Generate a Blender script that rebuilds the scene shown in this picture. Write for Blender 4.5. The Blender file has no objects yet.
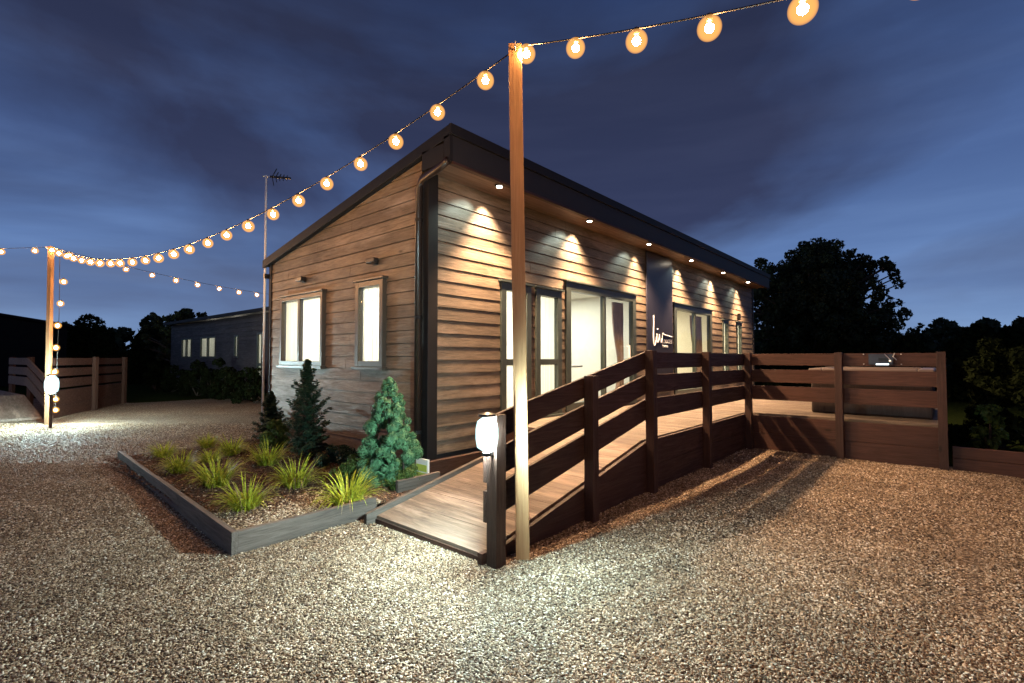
import bpy, bmesh, math, random
import numpy as np
from mathutils import Vector, Matrix, noise as mnoise

random.seed(7)
rng = np.random.default_rng(11)
S = bpy.context.scene
COL = S.collection
R = math.radians
PI = math.pi

# ------------------------------------------------------------------ camera
CAM = Vector((-3.922, -4.782, 1.5))
f0 = Vector((0.754, 0.6566, 0)).normalized()
pitch = math.atan(16.5 / 497)
fwd = f0 * math.cos(pitch) + Vector((0, 0, 1)) * math.sin(pitch)
RIGHT = Vector((f0.y, -f0.x, 0))
cd = bpy.data.cameras.new('camera')
cam = bpy.data.objects.new('camera', cd)
COL.objects.link(cam)
cam.location = CAM
cam.rotation_euler = fwd.to_track_quat('-Z', 'Y').to_euler()
cd.sensor_width = 36
cd.lens = 497 / 1024 * 36
cd.clip_start = 0.05
cd.clip_end = 2000
S.camera = cam


def cw(r, d, z=0.0):
    """right / forward metres from the camera to world."""
    p = CAM + RIGHT * r + f0 * d
    return Vector((p.x, p.y, z))


# ------------------------------------------------------------------ node helpers
class NT:
    def __init__(s, name):
        s.m = bpy.data.materials.new(name)
        s.m.use_nodes = True
        s.t = s.m.node_tree
        s.n = s.t.nodes
        s.l = s.t.links
        s.b = s.n['Principled BSDF']
        s.out = s.n['Material Output']

    def new(s, t, **k):
        n = s.n.new(t)
        for a, v in k.items():
            if hasattr(n, a):
                setattr(n, a, v)
            else:
                n.inputs[a.replace('_', ' ')].default_value = v
        return n

    def link(s, a, b):
        s.l.new(a, b)

    def pos(s, scale=(1, 1, 1), rot=(0, 0, 0)):
        g = s.new('ShaderNodeNewGeometry')
        m = s.new('ShaderNodeMapping')
        m.inputs['Scale'].default_value = scale
        m.inputs['Rotation'].default_value = rot
        s.link(g.outputs['Position'], m.inputs['Vector'])
        return m.outputs[0]

    def noise(s, vec, scale, detail=4, rough=0.6, dist=0.0):
        n = s.new('ShaderNodeTexNoise')
        n.inputs['Scale'].default_value = scale
        n.inputs['Detail'].default_value = detail
        n.inputs['Roughness'].default_value = rough
        n.inputs['Distortion'].default_value = dist
        if vec is not None:
            s.link(vec, n.inputs['Vector'])
        return n.outputs['Fac']

    def ramp(s, fac, stops):
        r = s.new('ShaderNodeValToRGB')
        e = r.color_ramp.elements
        while len(e) > 1:
            e.remove(e[-1])
        e[0].position = stops[0][0]
        e[0].color = (*stops[0][1], 1)
        for p, c in stops[1:]:
            x = e.new(p)
            x.color = (*c, 1)
        s.link(fac, r.inputs['Fac'])
        return r.outputs['Color']

    def mix(s, a, b, fac, mode='MIX'):
        m = s.new('ShaderNodeMix', data_type='RGBA', blend_type=mode)
        for v, i in ((fac, 0), (a, 6), (b, 7)):
            if isinstance(v, (int, float)):
                m.inputs[i].default_value = v
            elif isinstance(v, tuple):
                m.inputs[i].default_value = (*v, 1)
            else:
                s.link(v, m.inputs[i])
        return m.outputs[2]

    def bump(s, h, strength=0.5, dist=0.01):
        b = s.new('ShaderNodeBump')
        b.inputs['Strength'].default_value = strength
        b.inputs['Distance'].default_value = dist
        s.link(h, b.inputs['Height'])
        s.link(b.outputs[0], s.b.inputs['Normal'])

    def set(s, **k):
        for a, v in k.items():
            s.b.inputs[a.replace('_', ' ')].default_value = v


def wood(name, c1, c2, stretch, row=None, rough=0.65, bump=0.5, freq=22, knots=True, spec=0.35, wear=None):
    """timber whose grain runs along the axis with the small stretch value."""
    t = NT(name)
    v = t.pos(stretch)
    g1 = t.noise(v, freq, 6, 0.62, 1.2)
    g2 = t.noise(v, freq * 3.4, 4, 0.7, 0.4)
    big = t.noise(t.pos((1, 1, 1)), 0.9, 3, 0.5)
    h = t.mix(g1, g2, 0.45)
    col = t.ramp(h, [(0.30, c1), (0.52, tuple((a + b) / 2 for a, b in zip(c1, c2))), (0.72, c2)])
    col = t.mix(col, t.ramp(big, [(0.3, (0.55, 0.55, 0.55)), (0.7, (1.15, 1.12, 1.1))]), 0.75, 'MULTIPLY')
    if row:
        # per board tone
        g = t.new('ShaderNodeNewGeometry')
        sp = t.new('ShaderNodeSeparateXYZ')
        t.link(g.outputs['Position'], sp.inputs[0])
        d = t.new('ShaderNodeMath', operation='DIVIDE')
        t.link(sp.outputs[row[0]], d.inputs[0])
        d.inputs[1].default_value = row[1]
        fl = t.new('ShaderNodeMath', operation='FLOOR')
        t.link(d.outputs[0], fl.inputs[0])
        wn = t.new('ShaderNodeTexWhiteNoise', noise_dimensions='1D')
        t.link(fl.outputs[0], wn.inputs['W'])
        col = t.mix(col, t.ramp(wn.outputs['Value'], [(0, (0.68, 0.66, 0.66)), (1, (1.25, 1.22, 1.2))]), 0.8, 'MULTIPLY')
    if knots:
        kv = t.new('ShaderNodeTexVoronoi')
        kv.inputs['Scale'].default_value = 3.2
        t.link(t.pos(tuple(x if x == 1 else 0.42 for x in stretch)), kv.inputs['Vector'])
        col = t.mix(col, t.ramp(kv.outputs['Distance'], [(0.035, (0.25, 0.2, 0.17)), (0.085, (1, 1, 1))]), 0.9, 'MULTIPLY')
    if wear:
        wv = t.noise(t.pos((stretch[0] * 2.2, stretch[1] * 2.2, stretch[2] * 0.8)), 3.0, 5, 0.7, 0.3)
        col = t.mix(col, wear, t.ramp(wv, [(0.52, (0, 0, 0)), (0.68, (0.6, 0.6, 0.6))]))
    t.link(col, t.b.inputs['Base Color'])
    rr = t.ramp(g1, [(0.3, (rough + .15,) * 3), (0.7, (rough - .12,) * 3)])
    t.link(rr, t.b.inputs['Roughness'])
    t.set(Specular_IOR_Level=spec)
    t.bump(h, bump, 0.012)
    return t.m


def plain(name, c, rough=0.5, metal=0.0, var=0.12, bump=0.0, scale=8, spec=0.5):
    t = NT(name)
    n = t.noise(t.pos(), scale, 4, 0.6)
    col = t.ramp(n, [(0.3, tuple(x * (1 - var) for x in c)), (0.7, tuple(min(1, x * (1 + var)) for x in c))])
    t.link(col, t.b.inputs['Base Color'])
    t.set(Roughness=rough, Metallic=metal, Specular_IOR_Level=spec)
    if bump:
        t.bump(n, bump, 0.01)
    return t.m


def emis(name, c, st):
    t = NT(name)
    t.n.remove(t.b)
    e = t.new('ShaderNodeEmission')
    e.inputs['Color'].default_value = (*c, 1)
    e.inputs['Strength'].default_value = st
    t.link(e.outputs[0], t.out.inputs['Surface'])
    return t.m


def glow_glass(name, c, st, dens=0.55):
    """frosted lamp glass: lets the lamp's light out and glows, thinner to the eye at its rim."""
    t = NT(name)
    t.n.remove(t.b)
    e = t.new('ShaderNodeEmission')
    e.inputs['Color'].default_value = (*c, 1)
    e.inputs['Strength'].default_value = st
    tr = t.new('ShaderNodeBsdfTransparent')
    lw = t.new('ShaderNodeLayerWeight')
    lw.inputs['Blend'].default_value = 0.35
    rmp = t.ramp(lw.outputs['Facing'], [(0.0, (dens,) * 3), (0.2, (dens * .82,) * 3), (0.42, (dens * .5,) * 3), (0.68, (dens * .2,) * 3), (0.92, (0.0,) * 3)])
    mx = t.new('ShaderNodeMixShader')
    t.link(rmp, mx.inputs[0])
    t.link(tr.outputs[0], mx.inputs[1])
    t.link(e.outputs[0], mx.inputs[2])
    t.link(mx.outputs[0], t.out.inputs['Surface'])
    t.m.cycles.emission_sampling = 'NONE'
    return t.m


def leafmat(name, c1, c2, rough=0.55, scale=9.0, trans=0.25):
    t = NT(name)
    n = t.noise(t.pos(), scale, 3, 0.6)
    col = t.ramp(n, [(0.32, c1), (0.68, c2)])
    t.link(col, t.b.inputs['Base Color'])
    t.set(Roughness=rough, Specular_IOR_Level=0.02 if rough > 0.9 else 0.2)
    tl = t.new('ShaderNodeBsdfTranslucent')
    t.link(col, tl.inputs['Color'])
    mx = t.new('ShaderNodeMixShader')
    mx.inputs[0].default_value = trans
    t.link(t.b.outputs[0], mx.inputs[1])
    t.link(tl.outputs[0], mx.inputs[2])
    t.link(mx.outputs[0], t.out.inputs['Surface'])
    return t.m


def stone_mat(name, stops, rough=0.75):
    t = NT(name)
    oi = t.new('ShaderNodeObjectInfo')
    col = t.ramp(oi.outputs['Random'], stops)
    n = t.noise(t.pos(), 160, 3, 0.6)
    col = t.mix(col, t.ramp(n, [(0.3, (0.65,) * 3), (0.7, (1.2,) * 3)]), 0.8, 'MULTIPLY')
    pv = t.pos((1, 1, 0))
    col = t.mix(col, t.ramp(t.noise(pv, 0.6, 4, 0.6, 0.6), [(0.36, (0.66, 0.62, 0.58)), (0.62, (1.12, 1.1, 1.06))]), 0.85, 'MULTIPLY')
    col = t.mix(col, t.ramp(t.noise(pv, 3.4, 3, 0.6, 0.8), [(0.38, (0.72, 0.69, 0.66)), (0.58, (1.06, 1.06, 1.06))]), 0.6, 'MULTIPLY')
    t.link(col, t.b.inputs['Base Color'])
    t.set(Roughness=rough, Specular_IOR_Level=0.3)
    return t.m


GR_STOPS = [(0.0, (0.05, 0.038, 0.028)), (0.18, (0.15, 0.103, 0.065)), (0.36, (0.30, 0.215, 0.135)), (0.54, (0.27, 0.22, 0.17)),
            (0.70, (0.44, 0.335, 0.22)), (0.84, (0.55, 0.46, 0.345)), (0.95, (0.68, 0.61, 0.50)), (1.0, (0.75, 0.71, 0.62))]


def gravel_mat():
    t = NT('gravel_ground')
    v = t.pos()
    vo = t.new('ShaderNodeTexVoronoi')
    vo.inputs['Scale'].default_value = 62
    vo.inputs['Randomness'].default_value = 1.0
    t.link(v, vo.inputs['Vector'])
    sp = t.new('ShaderNodeSeparateColor')
    t.link(vo.outputs['Color'], sp.inputs[0])
    col = t.ramp(sp.outputs[0], GR_STOPS)
    edge = t.ramp(vo.outputs['Distance'], [(0.15, (1, 1, 1)), (0.62, (0.28, 0.25, 0.22))])
    col = t.mix(col, edge, 0.9, 'MULTIPLY')
    big = t.noise(v, 0.55, 4, 0.6)
    col = t.mix(col, t.ramp(big, [(0.35, (0.62, 0.6, 0.58)), (0.65, (1.15, 1.12, 1.08))]), 0.8, 'MULTIPLY')
    t.link(col, t.b.inputs['Base Color'])
    t.set(Roughness=0.8, Specular_IOR_Level=0.25)
    inv = t.new('ShaderNodeMath', operation='SUBTRACT')
    inv.inputs[0].default_value = 1
    t.link(vo.outputs['Distance'], inv.inputs[1])
    t.bump(inv.outputs[0], 1.0, 0.022)
    return t.m


M = {}
BR = 0.167   # cladding board exposure
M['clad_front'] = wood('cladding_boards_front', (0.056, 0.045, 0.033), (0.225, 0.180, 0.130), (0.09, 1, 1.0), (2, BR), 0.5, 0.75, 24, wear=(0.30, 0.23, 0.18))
M['clad_side'] = wood('cladding_boards_side', (0.072, 0.055, 0.037), (0.29, 0.222, 0.148), (1, 0.09, 1.0), (2, BR), 0.55, 0.75, 24, wear=(0.33, 0.27, 0.22))  # gable copy, warmed and lightened for the bulbs' golden light
M['clad_dark'] = wood('cladding_boards_far', (0.018, 0.017, 0.018), (0.055, 0.052, 0.055), (0.3, 0.09, 1.0), (2, BR), 0.6, 0.6, 20)
M['stain_x'] = wood('dark_stained_timber_x', (0.020, 0.009, 0.006), (0.062, 0.027, 0.017), (0.07, 1, 1), None, 0.6, 0.5, 26)  # brown stain darkened for the shade on the fence's outer face
M['stain_y'] = wood('dark_stained_timber_y', (0.028, 0.012, 0.008), (0.09, 0.038, 0.024), (1, 0.07, 1), None, 0.6, 0.5, 26)  # same stain kept lighter for the lit side fence
M['stain_z'] = wood('dark_stained_post', (0.020, 0.010, 0.007), (0.068, 0.031, 0.020), (1, 1, 0.07), None, 0.6, 0.5, 26)
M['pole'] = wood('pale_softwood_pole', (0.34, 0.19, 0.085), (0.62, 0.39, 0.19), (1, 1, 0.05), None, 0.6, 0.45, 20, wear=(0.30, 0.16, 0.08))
M['pole_far'] = wood('darkened_softwood_pole', (0.10, 0.055, 0.026), (0.22, 0.125, 0.06), (1, 1, 0.05), None, 0.7, 0.45, 20)  # pole wood darkened to offset the bulbs and lamp close to it
M['deck'] = wood('decking_timber', (0.07, 0.058, 0.044), (0.23, 0.192, 0.148), (1, 0.08, 1), (0, 0.145), 0.6, 0.6, 24)
M['ramp'] = wood('ramp_timber', (0.09, 0.068, 0.052), (0.28, 0.215, 0.165), (1, 0.1, 1), (0, 0.29), 0.55, 0.5, 16, wear=(0.42, 0.33, 0.26))
M['sleeper_x'] = wood('weathered_edging_x', (0.055, 0.042, 0.035), (0.17, 0.135, 0.11), (0.07, 1, 1), None, 0.7, 0.6, 24)
M['sleeper_y'] = wood('weathered_edging_y', (0.055, 0.042, 0.035), (0.17, 0.135, 0.11), (1, 0.07, 1), None, 0.7, 0.6, 24)
M['black'] = plain('black_roof_trim', (0.007, 0.0065, 0.007), 0.6, spec=0.25)
M['matt'] = plain('silhouette_black', (0.008, 0.008, 0.009), 1.0, spec=0.05)  # night silhouette of the distant lodge put into its colour
M['fascia'] = plain('charcoal_fascia', (0.014, 0.0135, 0.015), 0.6, spec=0.3)
M['soffit'] = wood('brown_soffit_board', (0.09, 0.05, 0.03), (0.2, 0.12, 0.08), (0.08, 1, 1), None, 0.5, 0.2, 12)
M['roof'] = plain('dark_roof_sheet', (0.02, 0.02, 0.022), 0.6, spec=0.3)
M['frame'] = plain('green_grey_window_frame', (0.045, 0.058, 0.052), 0.35, 0.1)
M['frame_b'] = plain('brown_grey_window_frame', (0.055, 0.044, 0.034), 0.4, 0.1)
M['pipe'] = plain('brown_downpipe', (0.018, 0.012, 0.010), 0.32)
M['plaster'] = plain('cream_interior_wall', (0.74, 0.74, 0.66), 0.8, var=0.03)
M['floor'] = plain('oak_interior_floor', (0.3, 0.2, 0.12), 0.5)
M['curtain'] = plain('taupe_curtain', (0.3, 0.21, 0.17), 0.9)
M['white'] = plain('white_paint', (0.75, 0.75, 0.73), 0.4, var=0.03)
M['steel'] = plain('galvanised_mast', (0.5, 0.5, 0.5), 0.35, 0.8)
M['dark_metal'] = plain('dark_metal', (0.02, 0.02, 0.022), 0.35, 0.5)
M['cable'] = plain('black_rubber_cable', (0.02, 0.018, 0.016), 0.5)
M['socket'] = plain('black_socket', (0.018, 0.016, 0.015), 0.4)
M['sign'] = plain('charcoal_sign_panel', (0.022, 0.022, 0.032), 0.3, var=0.06)
M['sign_ink'] = plain('white_sign_lettering', (0.62, 0.66, 0.7), 0.5, var=0.02)
M['sofa'] = plain('pink_upholstery', (0.5, 0.2, 0.2), 0.8)
M['bark'] = plain('tree_bark', (0.05, 0.038, 0.028), 0.85, var=0.4, bump=0.6, scale=30)
M['acrylic'] = plain('pale_acrylic_shell', (0.17, 0.14, 0.12), 0.4, var=0.03)
M['label_w'] = plain('white_label', (0.7, 0.7, 0.66), 0.5, var=0.02)
M['label_y'] = plain('yellow_green_label', (0.45, 0.52, 0.08), 0.5, var=0.1, scale=60)
M['ink'] = plain('black_ink', (0.02, 0.02, 0.02), 0.5)
M['warm_core'] = emis('festoon_filament_glow', (1.0, 0.49, 0.18), 5200)
M['warm_globe'] = glow_glass('festoon_halo_globe', (1.0, 0.46, 0.12), 1.25, 0.9)
M['cool_core'] = emis('cool_lamp_tube', (0.68, 0.97, 1.0), 11500)
M['cool_globe'] = glow_glass('cool_lamp_halo_glass', (0.62, 0.95, 1.0), 3.5, 0.8)
M['soffit_lens'] = emis('soffit_lamp_lens', (1.0, 0.86, 0.66), 60)
M['cabinet'] = wood('hot_tub_cabinet', (0.02, 0.014, 0.012), (0.05, 0.035, 0.03), (1, 1, 0.1), None, 0.5, 0.3, 20)
M['soil'] = None


def glass_mat():
    t = NT('window_glass')
    t.n.remove(t.b)
    g = t.new('ShaderNodeBsdfGlossy')
    g.inputs['Roughness'].default_value = 0.02
    tr = t.new('ShaderNodeBsdfTransparent')
    tr.inputs['Color'].default_value = (0.93, 0.96, 0.95, 1)
    fr = t.new('ShaderNodeLayerWeight')
    fr.inputs['Blend'].default_value = 0.5
    rm = t.ramp(fr.outputs['Facing'], [(0.0, (0.03,) * 3), (0.7, (0.07,) * 3), (0.9, (0.22,) * 3), (1.0, (0.8,) * 3)])
    mx = t.new('ShaderNodeMixShader')
    t.link(rm, mx.inputs[0])
    t.link(tr.outputs[0], mx.inputs[1])
    t.link(g.outputs[0], mx.inputs[2])
    t.link(mx.outputs[0], t.out.inputs['Surface'])
    return t.m


def blind_mat():
    t = NT('cream_blind_fabric')
    v = t.pos((1, 1, 0.02))
    n = t.noise(v, 24, 2, 0.5)
    col = t.ramp(n, [(0.35, (0.70, 0.69, 0.61)), (0.65, (0.88, 0.88, 0.80))])
    t.link(col, t.b.inputs['Base Color'])
    t.set(Roughness=0.9)
    tl = t.new('ShaderNodeBsdfTranslucent')
    t.link(col, tl.inputs['Color'])
    mx = t.new('ShaderNodeMixShader')
    mx.inputs[0].default_value = 0.6
    t.link(t.b.outputs[0], mx.inputs[1])
    t.link(tl.outputs[0], mx.inputs[2])
    t.link(mx.outputs[0], t.out.inputs['Surface'])
    return t.m


M['glass'] = glass_mat()
M['blind'] = blind_mat()


# ------------------------------------------------------------------ mesh helpers
class MB:
    def __init__(s):
        s.v = []
        s.f = []

    def poly(s, vs, fs):
        o = len(s.v)
        s.v += [tuple(p) for p in vs]
        s.f += [tuple(i + o for i in q) for q in fs]
        return s

    def box(s, x0, x1, y0, y1, z0, z1):
        return s.poly([(x0, y0, z0), (x1, y0, z0), (x1, y1, z0), (x0, y1, z0), (x0, y0, z1), (x1, y0, z1), (x1, y1, z1), (x0, y1, z1)],
                      [(0, 3, 2, 1), (4, 5, 6, 7), (0, 1, 5, 4), (1, 2, 6, 5), (2, 3, 7, 6), (3, 0, 4, 7)])

    def boxm(s, mp, u0, u1, z0, z1, o0, o1):
        c = [mp(u, z, o) for z in (z0, z1) for (u, o) in ((u0, o0), (u1, o0), (u1, o1), (u0, o1))]
        return s.poly(c, [(0, 3, 2, 1), (4, 5, 6, 7), (0, 1, 5, 4), (1, 2, 6, 5), (2, 3, 7, 6), (3, 0, 4, 7)])

    def beam(s, a, b, w, h, up=Vector((0, 0, 1))):
        """a box from a to b, w wide sideways and h high."""
        a = Vector(a); b = Vector(b)
        d = (b - a).normalized()
        sd = d.cross(up)
        if sd.length < 1e-4:
            sd = Vector((1, 0, 0))
        sd = sd.normalized() * w / 2
        u = sd.normalized().cross(d) * h / 2
        c = [p + i + j for p in (a, b) for (i, j) in ((-sd, -u), (sd, -u), (sd, u), (-sd, u))]
        return s.poly(c, [(0, 3, 2, 1), (4, 5, 6, 7), (0, 1, 5, 4), (1, 2, 6, 5), (2, 3, 7, 6), (3, 0, 4, 7)])

    def prism(s, pts2, fn0, fn1):
        n = len(pts2)
        v = [fn0(p) for p in pts2] + [fn1(p) for p in pts2]
        f = [tuple(range(n)), tuple(range(2 * n - 1, n - 1, -1))]
        for i in range(n):
            j = (i + 1) % n
            f.append((i, i + n, j + n, j))
        return s.poly(v, f)

    def tube(s, pts, rad, seg=8, cap=True):
        pts = [Vector(p) for p in pts]
        n = len(pts)
        rs = rad if isinstance(rad, (list, tuple)) else [rad] * n
        vs = []
        for i, p in enumerate(pts):
            d = (pts[min(i + 1, n - 1)] - pts[max(i - 1, 0)]).normalized()
            ref = Vector((0, 0, 1)) if abs(d.z) < 0.95 else Vector((1, 0, 0))
            a = d.cross(ref).normalized()
            b = d.cross(a).normalized()
            for k in range(seg):
                t = 2 * PI * k / seg
                vs.append(p + (a * math.cos(t) + b * math.sin(t)) * rs[i])
        fs = []
        for i in range(n - 1):
            for k in range(seg):
                k2 = (k + 1) % seg
                fs.append((i * seg + k, i * seg + k2, (i + 1) * seg + k2, (i + 1) * seg + k))
        if cap:
            fs.append(tuple(range(seg))[::-1])
            fs.append(tuple((n - 1) * seg + k for k in range(seg)))
        return s.poly(vs, fs)

    def lathe(s, prof, c=(0, 0, 0), seg=16):
        """prof: (r, z) list."""
        vs = []
        for r, z in prof:
            for k in range(seg):
                t = 2 * PI * k / seg
                vs.append((c[0] + r * math.cos(t), c[1] + r * math.sin(t), c[2] + z))
        fs = []
        for i in range(len(prof) - 1):
            for k in range(seg):
                k2 = (k + 1) % seg
                fs.append((i * seg + k, i * seg + k2, (i + 1) * seg + k2, (i + 1) * seg + k))
        fs.append(tuple(range(seg))[::-1])
        fs.append(tuple((len(prof) - 1) * seg + k for k in range(seg)))
        return s.poly(vs, fs)

    def build(s, name, mat, parent=None, smooth=False, bevel=0.0, recalc=True):
        me = bpy.data.meshes.new(name)
        off = Vector((0, 0, 0))
        if parent is not None:
            p = parent
            while p is not None:
                off += p.location
                p = p.parent
        me.from_pydata([(v[0] - off.x, v[1] - off.y, v[2] - off.z) for v in s.v], [], s.f)
        if recalc:
            bm = bmesh.new()
            bm.from_mesh(me)
            bmesh.ops.recalc_face_normals(bm, faces=bm.faces)
            bm.to_mesh(me)
            bm.free()
        if smooth:
            me.polygons.foreach_set('use_smooth', [True] * len(me.polygons))
        me.materials.append(mat)
        o = bpy.data.objects.new(name, me)
        COL.objects.link(o)
        o.parent = parent
        if bevel:
            b = o.modifiers.new('bevel', 'BEVEL')
            b.width = bevel
            b.segments = 2
            b.limit_method = 'ANGLE'
        return o


def tag(o, label=None, cat=None, group=None, kind=None):
    if label: o['label'] = label
    if cat: o['category'] = cat
    if group: o['group'] = group
    if kind: o['kind'] = kind
    return o


def thing(name, loc, label, cat, group=None):
    o = bpy.data.objects.new(name, None)
    COL.objects.link(o)
    o.location = loc
    o.empty_display_size = 0.2
    return tag(o, label, cat, group)


def copy_tree(o, parent=None):
    c = o.copy()
    COL.objects.link(c)
    c.parent = parent
    for ch in [x for x in bpy.data.objects if x.parent == o]:
        copy_tree(ch, c)
    return c


def quads(name, P, N, size, mat, parent=None, aspect=1.6, off=Vector((0, 0, 0)), T=None):
    """leaf cards: pointed rhombi at P facing N."""
    n = len(P)
    N = N / np.linalg.norm(N, axis=1, keepdims=True)
    ref = rng.normal(size=(n, 3)) if T is None else T
    a = np.cross(N, ref)
    a /= np.linalg.norm(a, axis=1, keepdims=True) + 1e-9
    b = np.cross(N, a)
    sz = (np.ones(n) * size if np.isscalar(size) else size)[:, None]
    V = np.empty((n, 4, 3))
    V[:, 0] = P - b * sz * aspect * .5
    V[:, 1] = P + a * sz * .5
    V[:, 2] = P + b * sz * aspect * .5
    V[:, 3] = P - a * sz * .5
    V = V.reshape(-1, 3) - np.array(off)
    me = bpy.data.meshes.new(name)
    me.vertices.add(4 * n)
    me.vertices.foreach_set('co', V.ravel())
    me.loops.add(4 * n)
    me.loops.foreach_set('vertex_index', np.arange(4 * n))
    me.polygons.add(n)
    me.polygons.foreach_set('loop_start', np.arange(0, 4 * n, 4))
    me.polygons.foreach_set('loop_total', np.full(n, 4))
    me.update()
    me.materials.append(mat)
    o = bpy.data.objects.new(name, me)
    COL.objects.link(o)
    o.parent = parent
    return o


# ------------------------------------------------------------------ world: dusk sky
w = bpy.data.worlds.new('World')
S.world = w
w.use_nodes = True
wt = w.node_tree
bg = wt.nodes['Background']


def wn(t, **k):
    n = wt.nodes.new(t)
    for a, v in k.items():
        setattr(n, a, v)
    return n


tc = wn('ShaderNodeTexCoord')
sep = wn('ShaderNodeSeparateXYZ')
wt.links.new(tc.outputs['Generated'], sep.inputs[0])


def wramp(fac, stops):
    r = wn('ShaderNodeValToRGB')
    e = r.color_ramp.elements
    while len(e) > 1:
        e.remove(e[-1])
    e[0].position = stops[0][0]; e[0].color = (*stops[0][1], 1)
    for p, c in stops[1:]:
        e.new(p).color = (*c, 1)
    wt.links.new(fac, r.inputs[0])
    return r.outputs[0]


def wmix(a, b, f, mode='MIX'):
    m = wn('ShaderNodeMix', data_type='RGBA', blend_type=mode)
    for v, i in ((f, 0), (a, 6), (b, 7)):
        if isinstance(v, (int, float)): m.inputs[i].default_value = v
        elif isinstance(v, tuple): m.inputs[i].default_value = (*v, 1)
        else: wt.links.new(v, m.inputs[i])
    return m.outputs[2]


base = wramp(sep.outputs['Z'], [(0.0, (0.150, 0.235, 0.39)), (0.12, (0.095, 0.165, 0.335)), (0.32, (0.048, 0.086, 0.205)), (0.62, (0.017, 0.030, 0.082)), (1.0, (0.010, 0.016, 0.045))])
mp = wn('ShaderNodeMapping')
mp.inputs['Scale'].default_value = (1.0, 1.0, 2.3)
mp.inputs['Rotation'].default_value = (0.18, -0.1, 0.4)
wt.links.new(tc.outputs['Generated'], mp.inputs[0])
n1 = wn('ShaderNodeTexNoise')
n1.inputs['Scale'].default_value = 1.5
n1.inputs['Detail'].default_value = 7
n1.inputs['Roughness'].default_value = 0.52
n1.inputs['Distortion'].default_value = 0.5
wt.links.new(mp.outputs[0], n1.inputs['Vector'])
cl = wramp(n1.outputs['Fac'], [(0.42, (0, 0, 0)), (0.64, (1, 1, 1))])
cloudcol = wramp(sep.outputs['Z'], [(0.0, (0.095, 0.13, 0.23)), (0.25, (0.026, 0.034, 0.078)), (0.7, (0.011, 0.014, 0.032))])
def blob(d, sx, rad, pw):
    v = wn('ShaderNodeVectorMath', operation='SUBTRACT')
    wt.links.new(tc.outputs['Generated'], v.inputs[0]); v.inputs[1].default_value = d
    v2 = wn('ShaderNodeVectorMath', operation='MULTIPLY'); v2.inputs[1].default_value = sx
    wt.links.new(v.outputs[0], v2.inputs[0])
    nv_ = wn('ShaderNodeVectorMath', operation='LENGTH')
    wt.links.new(v2.outputs[0], nv_.inputs[0])
    return wramp(nv_.outputs['Value'], [(0.0, (pw,) * 3), (rad * 0.55, (pw * 0.75,) * 3), (rad, (0, 0, 0))])


def pxdir(x, y):
    u_ = (-f0 * math.sin(pitch) + Vector((0, 0, 1)) * math.cos(pitch))
    return tuple((fwd + RIGHT * (x - 512) / 497 + u_ * (341.5 - y) / 497).normalized())


b1 = blob(pxdir(690, 150), (1, 1, 1.9), 0.48, 0.30)
b2 = blob(pxdir(250, 20), (1, 1, 1.6), 0.5, 0.22)
sm_ = wmix(wmix(n1.outputs['Fac'], b1, 1.0, 'ADD'), b2, 1.0, 'ADD')
cl = wramp(sm_, [(0.45, (0, 0, 0)), (0.72, (1, 1, 1))])
sky = wmix(base, cloudcol, cl)
mp2 = wn('ShaderNodeMapping')
mp2.inputs['Scale'].default_value = (1.0, 1.0, 9.0)
mp2.inputs['Rotation'].default_value = (0.05, 0.12, 1.3)
wt.links.new(tc.outputs['Generated'], mp2.inputs[0])
n2 = wn('ShaderNodeTexNoise')
n2.inputs['Scale'].default_value = 2.2
n2.inputs['Detail'].default_value = 6
wt.links.new(mp2.outputs[0], n2.inputs['Vector'])
wis = wramp(n2.outputs['Fac'], [(0.42, (0.93, 0.94, 0.96)), (0.72, (1.18, 1.16, 1.12))])
sky = wmix(sky, wis, 1.0, 'MULTIPLY')
nish = wn('ShaderNodeTexSky', sky_type='NISHITA')
nish.sun_disc = False
nish.sun_elevation = R(-4)
nish.sun_rotation = R(200)
add = wmix(sky, nish.outputs[0], 0.02, 'ADD')
wt.links.new(add, bg.inputs['Color'])
bg.inputs['Strength'].default_value = 1.5

# ------------------------------------------------------------------ ground
def gh(x, y):
    """gentle unevenness of the gravel."""
    n = mnoise.noise(Vector((x * 0.55, y * 0.55, 3.1))) * 0.020 + mnoise.noise(Vector((x * 2.1, y * 2.1, 9.1))) * 0.008
    # faint wheel ruts swinging across the yard
    for k, off in ((0, 0.0), (1, 1.35)):
        d_ = (y + 4.9 + off) - 0.16 * (x - 1.0) ** 2 * (0.25 if x > 1 else 0.1)
        n -= 0.016 * math.exp(-(d_ / 0.13) ** 2) * (0.5 + 0.5 * math.sin(x * 1.3 + k))
    return n - 0.010


def grid_mesh(name, xs, ys, zf, mat):
    v = [(x, y, zf(x, y)) for y in ys for x in xs]
    nx = len(xs)
    f = [(j * nx + i, j * nx + i + 1, (j + 1) * nx + i + 1, (j + 1) * nx + i) for j in range(len(ys) - 1) for i in range(nx - 1)]
    me = bpy.data.meshes.new(name)
    me.from_pydata(v, [], f)
    me.polygons.foreach_set('use_smooth', [True] * len(f))
    me.materials.append(mat)
    o = bpy.data.objects.new(name, me)
    COL.objects.link(o)
    return o


def grass_ground():
    t = NT('dark_turf')
    n = t.noise(t.pos(), 14, 5, 0.7)
    t.link(t.ramp(n, [(0.3, (0.010, 0.015, 0.005)), (0.7, (0.028, 0.045, 0.012))]), t.b.inputs['Base Color'])
    t.set(Roughness=1.0, Specular_IOR_Level=0.0)
    t.bump(n, 1.0, 0.05)
    return t.m


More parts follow.
